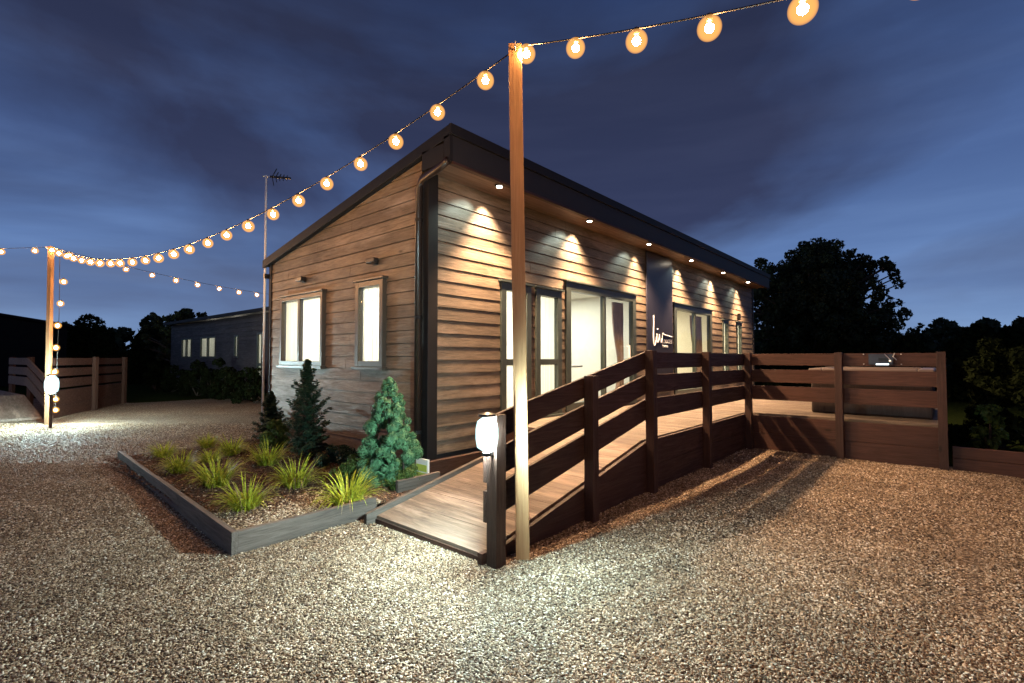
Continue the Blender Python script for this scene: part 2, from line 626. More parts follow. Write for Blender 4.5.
g = MB().poly([(-400, -400, -0.06), (400, -400, -0.06), (400, 400, -0.06), (-400, 400, -0.06)], [(0, 1, 2, 3)]).build('ground', grass_ground())
tag(g, kind='structure')
M['gravel'] = gravel_mat()
xs = list(np.arange(-14, 5.36, 0.2)) + [5.36]
xs = [-40, -30, -22, -17] + xs
ys = [-16, -12] + list(np.arange(-9, 8, 0.2)) + list(np.arange(8, 15.6, 0.5)) + [15.8]
gv = grid_mesh('gravel_yard', [float(x) for x in xs], [float(y) for y in ys], lambda x, y: gh(x, y), M['gravel'])
tag(gv, kind='structure')
# far part of the gravel that curves off toward the next lodges
gv2 = MB().poly([(-40, 15.8, -0.02), (0.4, 15.8, -0.02), (-0.5, 19, -0.02), (-3, 24, -0.02), (-40, 24, -0.02)], [(0, 1, 2, 3, 4)]).build('gravel_track', M['gravel'])
tag(gv2, kind='structure')


# stones scattered where the camera is close enough to see them one by one
def in_rect(x, y, r):
    return (x > r[0]) & (x < r[1]) & (y > r[2]) & (y < r[3])


def scatter(n, d0, d1, tmax, tmin=-1.12, bias=1.0):
    d = np.sqrt(rng.uniform(d0 ** 2, d1 ** 2, n))
    t = rng.uniform(tmin, tmax, n)
    r = t * d
    x = CAM.x + RIGHT.x * r + f0.x * d
    y = CAM.y + RIGHT.y * r + f0.y * d
    return x, y, d


def instance_field(name, pts, sizes, flat, mat, label, cat):
    n = len(pts)
    me = bpy.data.meshes.new(name)
    me.vertices.add(n)
    me.vertices.foreach_set('co', pts.ravel())
    a = me.attributes.new('sz', 'FLOAT', 'POINT')
    a.data.foreach_set('value', sizes)
    me.materials.append(mat)
    o = bpy.data.objects.new(name, me)
    COL.objects.link(o)
    ng = bpy.data.node_groups.new(name + '_scatter', 'GeometryNodeTree')
    ng.interface.new_socket('Geometry', in_out='INPUT', socket_type='NodeSocketGeometry')
    ng.interface.new_socket('Geometry', in_out='OUTPUT', socket_type='NodeSocketGeometry')
    N = ng.nodes
    gi = N.new('NodeGroupInput'); go = N.new('NodeGroupOutput')
    ico = N.new('GeometryNodeMeshIcoSphere'); ico.inputs['Radius'].default_value = 1.0; ico.inputs['Subdivisions'].default_value = 1
    sp = N.new('GeometryNodeSetPosition')
    nz = N.new('ShaderNodeTexNoise'); nz.inputs['Scale'].default_value = 1.3
    vm = N.new('ShaderNodeVectorMath'); vm.operation = 'SUBTRACT'; vm.inputs[1].default_value = (0.5, 0.5, 0.5)
    vs = N.new('ShaderNodeVectorMath'); vs.operation = 'SCALE'; vs.inputs['Scale'].default_value = 1.1
    ng.links.new(nz.outputs['Color'], vm.inputs[0]); ng.links.new(vm.outputs[0], vs.inputs[0])
    ng.links.new(ico.outputs[0], sp.inputs['Geometry']); ng.links.new(vs.outputs[0], sp.inputs['Offset'])
    sm = N.new('GeometryNodeSetMaterial'); sm.inputs['Material'].default_value = mat
    ng.links.new(sp.outputs[0], sm.inputs['Geometry'])
    ip = N.new('GeometryNodeInstanceOnPoints')
    ng.links.new(gi.outputs[0], ip.inputs['Points']); ng.links.new(sm.outputs[0], ip.inputs['Instance'])
    rr = N.new('FunctionNodeRandomValue'); rr.data_type = 'FLOAT_VECTOR'
    rr.inputs[0].default_value = (-0.45, -0.45, 0); rr.inputs[1].default_value = (0.45, 0.45, 6.283)
    ng.links.new(rr.outputs[0], ip.inputs['Rotation'])
    na = N.new('GeometryNodeInputNamedAttribute'); na.data_type = 'FLOAT'; na.inputs['Name'].default_value = 'sz'
    rs = N.new('FunctionNodeRandomValue'); rs.data_type = 'FLOAT_VECTOR'
    rs.inputs[0].default_value = (0.75, 0.55, flat[0]); rs.inputs[1].default_value = (1.35, 0.95, flat[1]); rs.inputs['Seed'].default_value = 5
    ms = N.new('ShaderNodeVectorMath'); ms.operation = 'SCALE'
    ng.links.new(rs.outputs[0], ms.inputs[0]); ng.links.new(na.outputs[0], ms.inputs['Scale'])
    ng.links.new(ms.outputs[0], ip.inputs['Scale'])
    ng.links.new(ip.outputs[0], go.inputs[0])
    md = o.modifiers.new('scatter', 'NODES')
    md.node_group = ng
    return tag(o, label, cat, kind='stuff')


BED = (-2.40, -0.02, -0.62, 4.25)
px, py, pd, ps = [], [], [], []
for n, d0, d1, s0, s1 in ((130000, 1.9, 4.2, 0.0042, 0.0098), (120000, 4.2, 7.2, 0.0055, 0.0115), (60000, 7.2, 11.5, 0.0075, 0.014)):
    x, y, d = scatter(n, d0, d1, 1.12)
    s = rng.uniform(0, 1, n) ** 1.5 * (s1 - s0) + s0
    k = ~((x > -2.425 + 0.0445 * (y + 0.64)) & in_rect(x, y, BED)) & ~in_rect(x, y, (-1.25, 14, -2.2, 0.0)) & ~in_rect(x, y, (5.05, 30, -30, 30)) & ~in_rect(x, y, (0, 14, -0.1, 4.5)) & (y < 15)
    px.append(x[k]); py.append(y[k]); ps.append(s[k])
px = np.concatenate(px); py = np.concatenate(py); ps = np.concatenate(ps)
pz = np.array([gh(a, b) for a, b in zip(px, py)]) + ps * rng.uniform(0.05, 0.5, len(px))
instance_field('gravel_stones', np.stack([px, py, pz], 1), ps, (0.4, 0.75), stone_mat('gravel_stone', GR_STOPS), 'loose tan, grey and white gravel chippings covering the yard', 'gravel')

# ------------------------------------------------------------------ planting bed
def soil():
    t = NT('bark_mulch_soil')
    n = t.noise(t.pos(), 60, 5, 0.75)
    t.link(t.ramp(n, [(0.3, (0.025, 0.014, 0.009)), (0.7, (0.13, 0.07, 0.04))]), t.b.inputs['Base Color'])
    t.set(Roughness=0.95)
    t.bump(n, 1.0, 0.03)
    return t.m


def bz(x, y):
    return 0.055 + 0.02 * mnoise.noise(Vector((x * 1.7, y * 1.7, 0))) + 0.03 * max(0, (x + 2.4) / 2.4)


sb0 = MB().poly([(-2.38, -0.585, 0.05), (-2.1, -0.585, 0.05), (-2.1, 4.3, 0.05), (-2.18, 4.3, 0.05)], [(0, 1, 2, 3)]).build('bed_soil_edge', soil())
tag(sb0, kind='structure')
sb = grid_mesh('bed_soil', list(np.linspace(-2.17, -0.03, 24)), list(np.linspace(-0.585, 4.4, 44)), bz, soil())
tag(sb, kind='structure')
n = 15000
x = rng.uniform(-2.35, -0.04, n); y = rng.uniform(-0.57, 4.3, n)
z = np.array([bz(a, b) for a, b in zip(x, y)]) + 0.004
s = rng.uniform(0.008, 0.02, n)
instance_field('bark_mulch', np.stack([x, y, z], 1), s, (0.15, 0.35),
               stone_mat('bark_chip', [(0, (0.03, 0.016, 0.01)), (0.6, (0.13, 0.062, 0.034)), (0.88, (0.23, 0.13, 0.075)), (1, (0.42, 0.34, 0.26))]), 'brown bark chippings spread over the planting bed', 'bark mulch')
n = 5500
x = rng.uniform(-2.34, -1.0, n); y = -0.57 + np.abs(rng.normal(0, 0.42, n))
z = np.array([bz(a, b) for a, b in zip(x, y)]) + 0.006
instance_field('bed_gravel', np.stack([x, y, z], 1), rng.uniform(0.006, 0.013, n), (0.4, 0.7), stone_mat('bed_gravel_stone', GR_STOPS), 'pale gravel spilled over the front corner of the planting bed', 'gravel')

eb = thing('bed_edging', (-2.4, -0.62, 0), 'low weathered timber boards edging the planting bed', 'edging')
MB().beam((-2.407, -0.64, 0.067), (-2.29, 2.0, 0.067), 0.045, 0.195).build('side_board', M['sleeper_y'], eb, bevel=0.004)
MB().beam((-2.29, 2.004, 0.064), (-2.19, 4.27, 0.064), 0.042, 0.19).build('side_board', M['sleeper_y'], eb, bevel=0.004)
MB().box(-2.384, -1.14, -0.637, -0.592, -0.03, 0.162).build('front_board', M['sleeper_x'], eb, bevel=0.004)
MB().box(-0.72, -0.14, -0.40, -0.355, -0.03, 0.20).build('back_board', M['sleeper_x'], eb, bevel=0.004)

# ------------------------------------------------------------------ the lodge
L0, L1 = 0.0, 13.72
W = 4.45
ZF = 0.60          # inner floor
ZC = 2.95          # inner ceiling


def roof_z(y):
    return 4.20 - 0.186 * (y + 0.50)


lodge = thing('lodge', (L0, 0, 0), 'long single storey lodge clad in brown boards under a dark mono pitch roof', 'lodge')

fmap = lambda u, z, o: (u, -o, z)
gmap = lambda u, z, o: (-o, u, z)
emap = lambda u, z, o: (L1 + o, u, z)


def clip(poly, a, b):
    """keep z < a + b u"""
    out = []
    for i in range(len(poly)):
        p, q = poly[i], poly[(i + 1) % len(poly)]
        dp = p[1] - a - b * p[0]; dq = q[1] - a - b * q[0]
        if dp <= 0: out.append(p)
        if (dp < 0) != (dq < 0) and abs(dp - dq) > 1e-9:
            t = dp / (dp - dq)
            out.append((p[0] + (q[0] - p[0]) * t, p[1] + (q[1] - p[1]) * t))
    return out


def clad(mb, mp, u0, u1, z0, z1, openings, slope=None, seed=1, proud=(0.015, 0.003), row=BR):
    r = random.Random(seed)
    k = 0
    z = z0
    while z < z1 - 1e-6:
        zt = min(z + row, z1)
        js = []
        u = u0 + r.uniform(1.0, 4.0)
        while u < u1 - 0.5:
            js.append(u)
            u += r.uniform(2.6, 4.6)
        zs = sorted({z, zt} | {q for o in openings for q in (o[2], o[3]) if z < q < zt})
        for a, b in zip(zs[:-1], zs[1:]):
            iv = [(u0, u1)]
            for o in openings:
                if o[2] <= a + 1e-6 and o[3] >= b - 1e-6:
                    ni = []
                    for s_, e_ in iv:
                        if o[1] <= s_ or o[0] >= e_: ni.append((s_, e_)); continue
                        if o[0] > s_: ni.append((s_, o[0]))
                        if o[1] < e_: ni.append((o[1], e_))
                    iv = ni
            pcs = []
            for s_, e_ in iv:
                c = s_
                for j in js:
                    if s_ + 0.05 < j < e_ - 0.05:
                        pcs.append((c, j - 0.003, 0)); pcs.append((j - 0.003, j + 0.003, 1)); c = j + 0.003
                pcs.append((c, e_, 0))
            for s_, e_, jn in pcs:
                if a <= z + 1e-6 and b > z + 0.02 and proud[0] > 0:   # the open groove under each board
                    gp = [(s_, a), (e_, a), (e_, a + 0.009), (s_, a + 0.009)]
                    if slope: gp = clip(gp, *slope)
                    if len(gp) > 2:
                        mb.prism(gp, lambda p: mp(p[0], p[1], -0.014), lambda p: mp(p[0], p[1], -0.088))
                    a_ = a + 0.009
                else:
                    a_ = a
                poly = [(s_, a_), (e_, a_), (e_, b), (s_, b)]
                if slope: poly = clip(poly, *slope)
                if len(poly) < 3: continue
                pr = lambda p, z=z, jn=jn: (-0.004 if jn else proud[0] + (proud[1] - proud[0]) * (p[1] - z) / row)
                mb.prism(poly, lambda p: mp(p[0], p[1], pr(p)), lambda p: mp(p[0], p[1], -0.09))
        z = zt
        k += 1


FO = [(1.30, 1.98, 0.60, 2.59), (2.10, 2.78, 0.60, 2.59), (2.91, 5.40, 0.60, 2.78), (7.30, 9.80, 0.60, 2.78), (10.68, 11.16, 0.95, 2.58), (11.94, 12.42, 0.95, 2.58)]
GO = [(2.46, 3.92, 1.38, 2.54), (0.86, 1.53, 1.38, 2.57)]
mb = MB()
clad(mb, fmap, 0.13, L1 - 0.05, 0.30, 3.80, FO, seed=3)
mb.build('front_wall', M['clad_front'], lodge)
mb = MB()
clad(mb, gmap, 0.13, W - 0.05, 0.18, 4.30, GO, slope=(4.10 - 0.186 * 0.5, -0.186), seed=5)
mb.build('gable_wall', M['clad_side'], lodge)
mb = MB()
clad(mb, emap, 0.13, W - 0.05, 0.18, 4.30, [], slope=(4.10 - 0.186 * 0.5, -0.186), seed=8)
mb.build('gable_wall', M['clad_side'], lodge)
MB().box(0.1, L1 - 0.1, W - 0.10, W, 0.1, 3.22).build('back_wall', M['clad_front'], lodge)
MB().box(0.03, L1 - 0.03, 0.012, 0.05, 0.0, 0.297).build('plinth', M['fascia'], lodge)
mb = MB()
mb.box(-0.03, 0.127, -0.03, 0.128, 0.02, 3.80)
mb.build('corner_trim', M['black'], lodge, bevel=0.004)
for (x0, x1, y0, y1) in ((L1 - 0.1, L1 + 0.03, -0.03, 0.128), (-0.03, 0.1, W - 0.05, W + 0.03), (L1 - 0.1, L1 + 0.03, W - 0.05, W + 0.03)):
    MB().box(x0, x1, y0, y1, 0.02, 3.80 if y0 < 1 else 3.2).build('corner_trim', M['fascia'], lodge)
# roof slab, bargeboards, fascia, soffit
RX0, RX1 = -0.11, L1 + 0.12
YF, YB = -0.50, W + 0.12
mb = MB()
mb.prism([(YF + 0.02, roof_z(YF + 0.02)), (YB, roof_z(YB)), (YB, roof_z(YB) - 0.09), (YF + 0.02, roof_z(YF + 0.02) - 0.09)], lambda p: (RX0 + 0.02, p[0], p[1]), lambda p: (RX1 - 0.02, p[0], p[1]))
rf = mb.build('roof', M['roof'], lodge)
for X in (RX0, RX1 - 0.05):
    MB().prism([(YF, roof_z(YF) + 0.022), (YB + 0.01, roof_z(YB) + 0.022), (YB + 0.01, roof_z(YB) - 0.12), (YF, roof_z(YF) - 0.12)],
               lambda p: (X, p[0], p[1]), lambda p: (X + 0.05, p[0], p[1])).build('bargeboard', M['black'], rf, bevel=0.003)
mb = MB()
mb.box(RX0 - 0.002, RX1, YF - 0.03, YF + 0.015, 4.10, 4.225)
mb.build('roof_edge', M['black'], rf, bevel=0.003)
MB().box(RX0 + 0.05, RX1 - 0.05, YF - 0.004, YF + 0.02, 3.80, 4.098).build('fascia', M['fascia'], rf)
MB().box(RX0, RX0 + 0.047, YF - 0.006, YF + 0.10, 3.79, 4.097).build('fascia_end', M['black'], rf)
MB().box(RX0, RX0 + 0.045, YF + 0.103, 0.0, 3.79, 4.02).build('fascia_end', M['black'], rf)
MB().box(RX0 + 0.05, RX1 - 0.05, YF + 0.022, 0.03, 3.802, 3.82).build('soffit', M['soffit'], rf)
MB().box(RX0 + 0.05, RX1 - 0.05, YF - 0.008, YF + 0.06, 3.765, 3.797).build('soffit_trim', M['stain_x'], rf, bevel=0.003)
mb = MB()
mb.tube([(RX0 + 0.0, YF + 0.03, 3.80), (-0.085, -0.30, 3.76), (-0.09, 0.02, 3.70), (-0.085, 0.085, 3.60), (-0.085, 0.085, 0.32)], 0.046, 12)
dp = mb.build('downpipe', M['pipe'], lodge, smooth=True)
for z in (0.6, 2.0, 3.2):
    MB().lathe([(0.051, -0.02), (0.051, 0.02)], (-0.085, 0.085, z), 12).build('pipe_clip', M['black'], dp)

# interior shell
mb = MB()
mb.box(0.1, L1 - 0.1, 0.1, W - 0.12, ZF - 0.05, ZF)
mb.build('interior_floor', M['floor'], lodge)
MB().box(0.1, L1 - 0.1, 0.1, W - 0.12, ZC, ZC + 0.05).build('interior_ceiling', M['plaster'], lodge)
MB().box(0.1, L1 - 0.1, W - 0.2, W - 0.13, ZF, ZC).build('interior_wall', M['plaster'], lodge)
for X in (2.83, 6.3, 10.2):
    MB().box(X, X + 0.06, 0.1, W - 0.21, ZF + 0.002, ZC - 0.002).build('partition_wall', M['plaster'], lodge)
mb = MB()   # inner linings of the outside walls, cut round the openings
clad(mb, lambda u, z, o: (u, 0.095 - o * 0.01, z), 0.11, L1 - 0.1, ZF, ZC, [(a, b, max(c, ZF), d) for a, b, c, d in FO], seed=2, proud=(0, 0), row=3)
mb.v = [(x, max(y, 0.0945), z) for x, y, z in mb.v]


def window(mp, u0, u1, z0, z1, bars_u=(), bars_z=(), fw=0.07, out=0.04, mat='frame', blind=True, sill=True, split=None, flash=True, hood=0.03, name='window'):
    """frame with mullions, its panes, its blind and its sill."""
    mb = MB()
    o0 = -0.06
    e = 0.002
    mb.boxm(mp, u0 + e, u0 + fw, z0 + e, z1 - e, o0, out)
    mb.boxm(mp, u1 - fw, u1 - e, z0 + e, z1 - e, o0, out)
    mb.boxm(mp, u0 + fw, u1 - fw, z1 - fw, z1 - e, o0, out - e)
    mb.boxm(mp, u0 + fw, u1 - fw, z0 + e, z0 + fw, o0, out - e)
    for u in bars_u:
        mb.boxm(mp, u - 0.035, u + 0.035, z0 + fw, z1 - fw, o0 + .002, out - 0.012)
    for z in bars_z:
        mb.boxm(mp, u0 + fw, u1 - fw, z - 0.045, z + 0.045, o0 + .003, out - 0.014)
    fr = mb.build(name, M[mat], lodge, bevel=0.004)
    cu = [u0 + fw] + [x for b in sorted(bars_u) for x in (b - 0.035, b + 0.035)] + [u1 - fw]
    cz = [z0 + fw] + [x for b in sorted(bars_z) for x in (b - 0.045, b + 0.045)] + [z1 - fw]
    for i in range(0, len(cu), 2):
        for j in range(0, len(cz), 2):
            MB().boxm(mp, cu[i], cu[i + 1], cz[j], cz[j + 1], out - 0.034, out - 0.026).build('pane', M['glass'], fr)
    if flash:
        m2 = MB()
        m2.boxm(mp, u0 - 0.04, u1 + 0.04, z1 + 0.001, z1 + 0.03, 0.0, out + hood)
        m2.build('head_flashing', M[mat], fr, bevel=0.003)
    if sill:
        m2 = MB()
        m2.boxm(mp, u0 - 0.03, u1 + 0.03, z0 - 0.045, z0 - 0.001, -0.02, out + 0.03)
        m2.build('sill', M[mat], fr, bevel=0.004)
    if blind:
        m2 = MB()
        nn = max(3, int((u1 - u0) / 0.11))
        for i in range(nn):   # vertical blind slats, slightly turned
            a = u0 + 0.02 + (u1 - u0 - 0.04) * i / nn
            b = u0 + 0.02 + (u1 - u0 - 0.04) * (i + 1) / nn + 0.012
            ob = out - 0.075
            m2.poly([mp(a, z0 + 0.02, ob - 0.015), mp(b, z0 + 0.02, ob), mp(b, z1 - 0.02, ob), mp(a, z1 - 0.02, ob - 0.015)], [(0, 1, 2, 3)])
        m2.build('blind', M['blind'], fr, recalc=False)
    return fr


window(gmap, 2.46, 3.92, 1.38, 2.54, bars_u=(3.26,), out=0.075, mat='frame_b', fw=0.07)
window(gmap, 0.86, 1.53, 1.38, 2.57, out=0.075, mat='frame_b', fw=0.08)
window(fmap, 1.30, 1.98, 0.60, 2.59, bars_z=(1.44,), fw=0.11)
window(fmap, 2.10, 2.78, 0.60, 2.59, bars_z=(1.44,), fw=0.11)
d1 = window(fmap, 2.91, 5.40, 0.60, 2.78, bars_u=(4.18,), fw=0.14, blind=False, sill=False, name='sliding_door')
d2 = window(fmap, 7.30, 9.80, 0.60, 2.78, bars_u=(8.63,), fw=0.14, blind=False, sill=False, name='sliding_door')
window(fmap, 10.68, 11.16, 0.95, 2.58, fw=0.08)
window(fmap, 11.94, 12.42, 0.95, 2.58, fw=0.08)
mb = MB()
mb.beam((4.98, -0.10, 1.45), (4.98, -0.10, 1.75), 0.03, 0.03)
mb.beam((4.98, -0.04, 1.47), (4.98, -0.115, 1.47), 0.028, 0.028)
mb.beam((4.98, -0.04, 1.73), (4.98, -0.115, 1.73), 0.028, 0.028)
mb.build('handle', M['white'], d1, bevel=0.003)


def curtain(par, u0, u1, z0, z1, y, mat, pinch=0.5, seed=0):
    """a gathered curtain, pulled in towards its tie."""
    m = MB()
    nu, nz = 40, 18
    for j in range(nz + 1):
        t = j / nz
        z = z0 + (z1 - z0) * t
        k = 1 - pinch * math.exp(-((t - 0.33) / 0.28) ** 2)
        for i in range(nu + 1):
            s_ = i / nu
            u = u1 - (u1 - u0) * (1 - s_) * k
            m.v.append((u, y + 0.03 * math.sin(s_ * PI * 11 + seed) + 0.008 * math.sin(7 * t + s_ * 20), z))
    for j in range(nz):
        for i in range(nu):
            a = j * (nu + 1) + i
            m.f.append((a, a + 1, a + nu + 2, a + nu + 1))
    return m.build('curtain', mat, par, smooth=True, recalc=False)


curtain(d1, 4.86, 5.28, ZF + 0.02, 2.62, 0.20, M['curtain'], 0.5)
curtain(d2, 7.42, 7.75, ZF + 0.02, 2.62, 0.20, M['blind'], 0.2, 1)
curtain(d2, 8.95, 9.66, ZF + 0.02, 2.62, 0.22, M['curtain'], 0.5, 2)
curtain(d2, 9.2, 9.68, ZF + 0.02, 2.62, 0.30, M['blind'], 0.25, 3)

# a dark column panel between the far narrow windows, with the small lamp
# room lights
def area(name, x, y, z, sx, sy, e, c):
    l = bpy.data.lights.new(name, 'AREA')
    l.shape = 'RECTANGLE'; l.size = sx; l.size_y = sy; l.energy = e; l.color = c
    o = bpy.data.objects.new(name, l)
    COL.objects.link(o)
    o.location = (x, y, z)
    return o


area('bedroom_ceiling_light', 1.4, 2.0, ZC - 0.03, 1.6, 2.4, 420, (1.0, 0.93, 0.80))
area('living_ceiling_light', 4.6, 2.2, ZC - 0.03, 1.8, 2.2, 160, (1.0, 0.95, 0.85))
area('lounge_ceiling_light', 8.2, 2.2, ZC - 0.03, 2.0, 2.2, 200, (1.0, 0.83, 0.58))
area('end_room_ceiling_light', 12.0, 2.0, ZC - 0.03, 1.8, 2.2, 380, (1.0, 0.92, 0.72))

# living room things seen through the sliding door
tb = thing('dining_table', (4.15, 0.95, ZF), 'small round white table inside the near sliding door', 'table')
MB().lathe([(0.40, 0.0), (0.42, 0.01), (0.42, 0.03), (0.40, 0.04)], (4.15, 0.95, ZF + 0.72), 32).build('tabletop', M['white'], tb)
MB().lathe([(0.035, 0.03), (0.03, 0.719)], (4.15, 0.95, ZF), 16).build('pedestal', M['white'], tb, smooth=True)
MB().lathe([(0.25, 0.0), (0.24, 0.02), (0.04, 0.03)], (4.15, 0.95, ZF + 0.001), 24).build('base', M['white'], tb)
pl = thing('potted_plant', (4.02, 0.86, ZF + 0.761), 'small upright green pot plant standing on the white table indoors', 'plant')
MB().lathe([(0.04, 0), (0.055, 0.09), (0.05, 0.09), (0.045, 0.07)], (4.02, 0.86, ZF + 0.762), 16).build('pot', M['white'], pl)


def blades(c, n, h, wdt, spread, bend, seed=0, zmul=1.0):
    r = random.Random(seed)
    m = MB()
    for i in range(n):
        a = r.uniform(0, 2 * PI)
        rr = spread * 0.28 * math.sqrt(r.random())
        L = h * r.uniform(0.6, 1.15)
        lean = r.uniform(0.15, 1.0) ** 0.8 * bend
        d = Vector((math.cos(a), math.sin(a), 0))
        sd = Vector((-d.y, d.x, 0))
        p = Vector(c) + d * rr
        pts = []
        ang = 0.12 + lean * 0.35
        seg = 6
        q = p.copy()
        for k in range(seg + 1):
            t = k / seg
            pts.append((q.copy(), wdt * (1 - t ** 2.2) * (0.6 + 0.4 * min(1, t * 4)) * r.uniform(.9, 1.1) + 0.0006))
            q = q + (d * math.sin(ang) + Vector((0, 0, zmul)) * math.cos(ang)) * L / seg
            ang += lean * 1.5 / seg * (0.6 + 1.2 * t)
        o = len(m.v)
        tw = r.uniform(-0.5, 0.5)
        for q, w_ in pts:
            s2 = sd * math.cos(tw) + d * math.sin(tw)
            m.v.append(tuple(q - s2 * w_ / 2)); m.v.append(tuple(q + s2 * w_ / 2))
        for k in range(seg):
            m.f.append((o + 2 * k, o + 2 * k + 1, o + 2 * k + 3, o + 2 * k + 2))
    return m


M['potleaf'] = leafmat('pot_plant_leaf', (0.12, 0.2, 0.03), (0.28, 0.36, 0.06))
blades((4.02, 0.86, ZF + 0.84), 40, 0.27, 0.014, 0.1, 0.35, 4).build('leaves', M['potleaf'], pl, recalc=False)
so = thing('armchair', (3.55, 1.3, ZF), 'pink upholstered chair behind the glass of the near sliding door', 'armchair')
MB().box(3.25, 3.85, 1.05, 1.6, ZF + 0.14, ZF + 0.44).build('seat', M['sofa'], so, bevel=0.05)
MB().box(3.25, 3.85, 1.61, 1.75, ZF + 0.16, ZF + 0.82).build('backrest', M['sofa'], so, bevel=0.05)
for sx in (3.27, 3.79):
    for sy in (1.08, 1.66):
        MB().box(sx, sx + 0.04, sy, sy + 0.04, ZF, ZF + 0.139).build('leg', M['dark_metal'], so)
sp_ = thing('ceiling_spotlight', (3.22, 0.42, 2.90), 'bright small spotlight glowing at the top corner of the near sliding door', 'ceiling light')
MB().lathe([(0.02, 0), (0.045, -0.06), (0.05, -0.10), (0.03, -0.10)], (3.22, 0.42, 2.945), 16).build('fitting', M['white'], sp_)
me_ = MB().lathe([(0.005, -0.035), (0.035, -0.02), (0.04, 0), (0.03, 0.015)], (3.22, 0.42, 2.82), 16).build('lamp', emis('interior_spot_glow', (1, 0.93, 0.75), 40), sp_)

# soffit downlights
SL = [0.90, 3.12, 5.33, 7.54, 9.76, 11.97]
words = ['nearest the corner downpipe', 'over the near sliding door', 'just left of the dark sign panel', 'over the far sliding door', 'between the far sliding door and narrow windows', 'at the far end of the eave']
proto = None
for i, x in enumerate(SL):
    lab = 'small round soffit downlight ' + words[i]
    if proto is None:
        proto = thing('soffit_downlight', (x, -0.36, 3.80), lab, 'downlight', 'downlights under the front eave')
        mb = MB()
        mb.lathe([(0.062, 0.0), (0.062, -0.008), (0.055, -0.022), (0.040, -0.022), (0.040, -0.010)], (x, -0.36, 3.80), 24)
        mb.build('bezel', M['dark_metal'], proto)
        MB().lathe([(0.036, -0.030), (0.038, -0.024)], (x, -0.36, 3.80), 20).build('lens', M['soffit_lens'], proto)
        o = proto
    else:
        o = copy_tree(proto)
        o.location = (x, -0.36, 3.80)
        o['label'] = lab
    l = bpy.data.lights.new('soffit_spot', 'SPOT')
    l.energy = 1250
    l.color = (1.0, 0.60, 0.33)
    l.spot_size = R(118)
    l.spot_blend = 0.45
    l.shadow_soft_size = 0.085
    lo = bpy.data.objects.new('soffit_spot', l)
    COL.objects.link(lo)
    lo.location = (x, -0.36, 3.755)
    lo.rotation_euler = Vector((0.12, -0.42, -1)).to_track_quat('-Z', 'Y').to_euler()
    l = bpy.data.lights.new('soffit_wall_wash', 'SPOT')
    l.energy = (560, 640, 500, 600, 520, 470)[i]
    l.color = (1.0, 0.70, 0.46)
    l.spot_size = R((84, 92, 80, 88, 84, 80)[i])
    l.spot_blend = 0.95
    l.shadow_soft_size = 0.03
    lo = bpy.data.objects.new('soffit_wall_wash', l)
    COL.objects.link(lo)
    lo.location = (x + 0.02, -0.20, 3.765)
    lo.rotation_euler = Vector(((0.10, 0.02, 0.14, 0.08, 0.03, 0.1)[i], 0.10, -1)).to_track_quat('-Z', 'Y').to_euler()
    # paler narrow beam to the near side, towards the wall
    l = bpy.data.lights.new('soffit_beam', 'SPOT')
    l.energy = 45
    l.color = (0.82, 1.0, 0.88)
    l.spot_size = R(70)
    l.spot_blend = 0.8
    l.shadow_soft_size = 0.03
    lo = bpy.data.objects.new('soffit_beam', l)
    COL.objects.link(lo)
    lo.location = (x - 0.06, -0.33, 3.755)
    lo.rotation_euler = Vector((-0.55, 0.5, -0.95)).to_track_quat('-Z', 'Y').to_euler()

# dark panel sign
sg = thing('sign_panel', (6.5, -0.03, 1.2), 'tall dark sign panel with white handwritten word on the front wall', 'sign')
MB().box(5.86, 7.16, -0.055, -0.026, 0.75, 3.78).build('panel', M['sign'], sg, bevel=0.004)
Y = -0.060


def stroke(m, pts, r=0.014):
    # smooth the hand drawn polyline (x, z) with Catmull-Rom
    P = [Vector((p[0], Y, p[1])) for p in pts]
    out = []
    for i in range(len(P) - 1):
        p0 = P[max(i - 1, 0)]; p1 = P[i]; p2 = P[i + 1]; p3 = P[min(i + 2, len(P) - 1)]
        for k in range(6):
            t = k / 6
            out.append(0.5 * ((2 * p1) + (-p0 + p2) * t + (2 * p0 - 5 * p1 + 4 * p2 - p3) * t * t + (-p0 + 3 * p1 - 3 * p2 + p3) * t ** 3))
    out.append(P[-1])
    m.tube(out, r, 6)


mb = MB()
stroke(mb, [(6.16, 2.42), (6.15, 2.2), (6.14, 1.95), (6.15, 1.80), (6.20, 1.78), (6.27, 1.90)])
stroke(mb, [(6.27, 1.90), (6.31, 2.02), (6.31, 1.90), (6.33, 1.84), (6.38, 1.88), (6.44, 2.02)])
stroke(mb, [(6.44, 2.02), (6.46, 1.90), (6.50, 1.84), (6.56, 1.92), (6.61, 2.04), (6.70, 2.02), (6.90, 2.00), (7.10, 1.98)])
mb.tube([(6.34, Y, 2.12), (6.345, Y, 2.145)], 0.018, 8)
mb.build('script_lettering', M['sign_ink'], sg)


def text(name, body, size, loc, rot, mat, parent):
    c = bpy.data.curves.new(name, 'FONT')
    c.body = body; c.size = size; c.extrude = 0.002
    c.space_character = 1.15
    tmp = bpy.data.objects.new(name, c)
    COL.objects.link(tmp)
    dg = bpy.context.evaluated_depsgraph_get()
    me = bpy.data.meshes.new_from_object(tmp.evaluated_get(dg))
    bpy.data.objects.remove(tmp)
    me.materials.clear(); me.materials.append(mat)
    o = bpy.data.objects.new(name, me)
    COL.objects.link(o)
    o.rotation_euler = rot
    o.parent = parent
    o.location = Vector(loc) - (parent.location if parent else Vector())
    return o


text('caption_lettering', 'LODGES', 0.125, (6.58, -0.0595, 1.83), (R(90), 0, 0), M['sign_ink'], sg)
text('caption_lettering', 'LIVING', 0.085, (6.60, -0.0595, 1.73), (R(90), 0, 0), M['sign_ink'], sg)

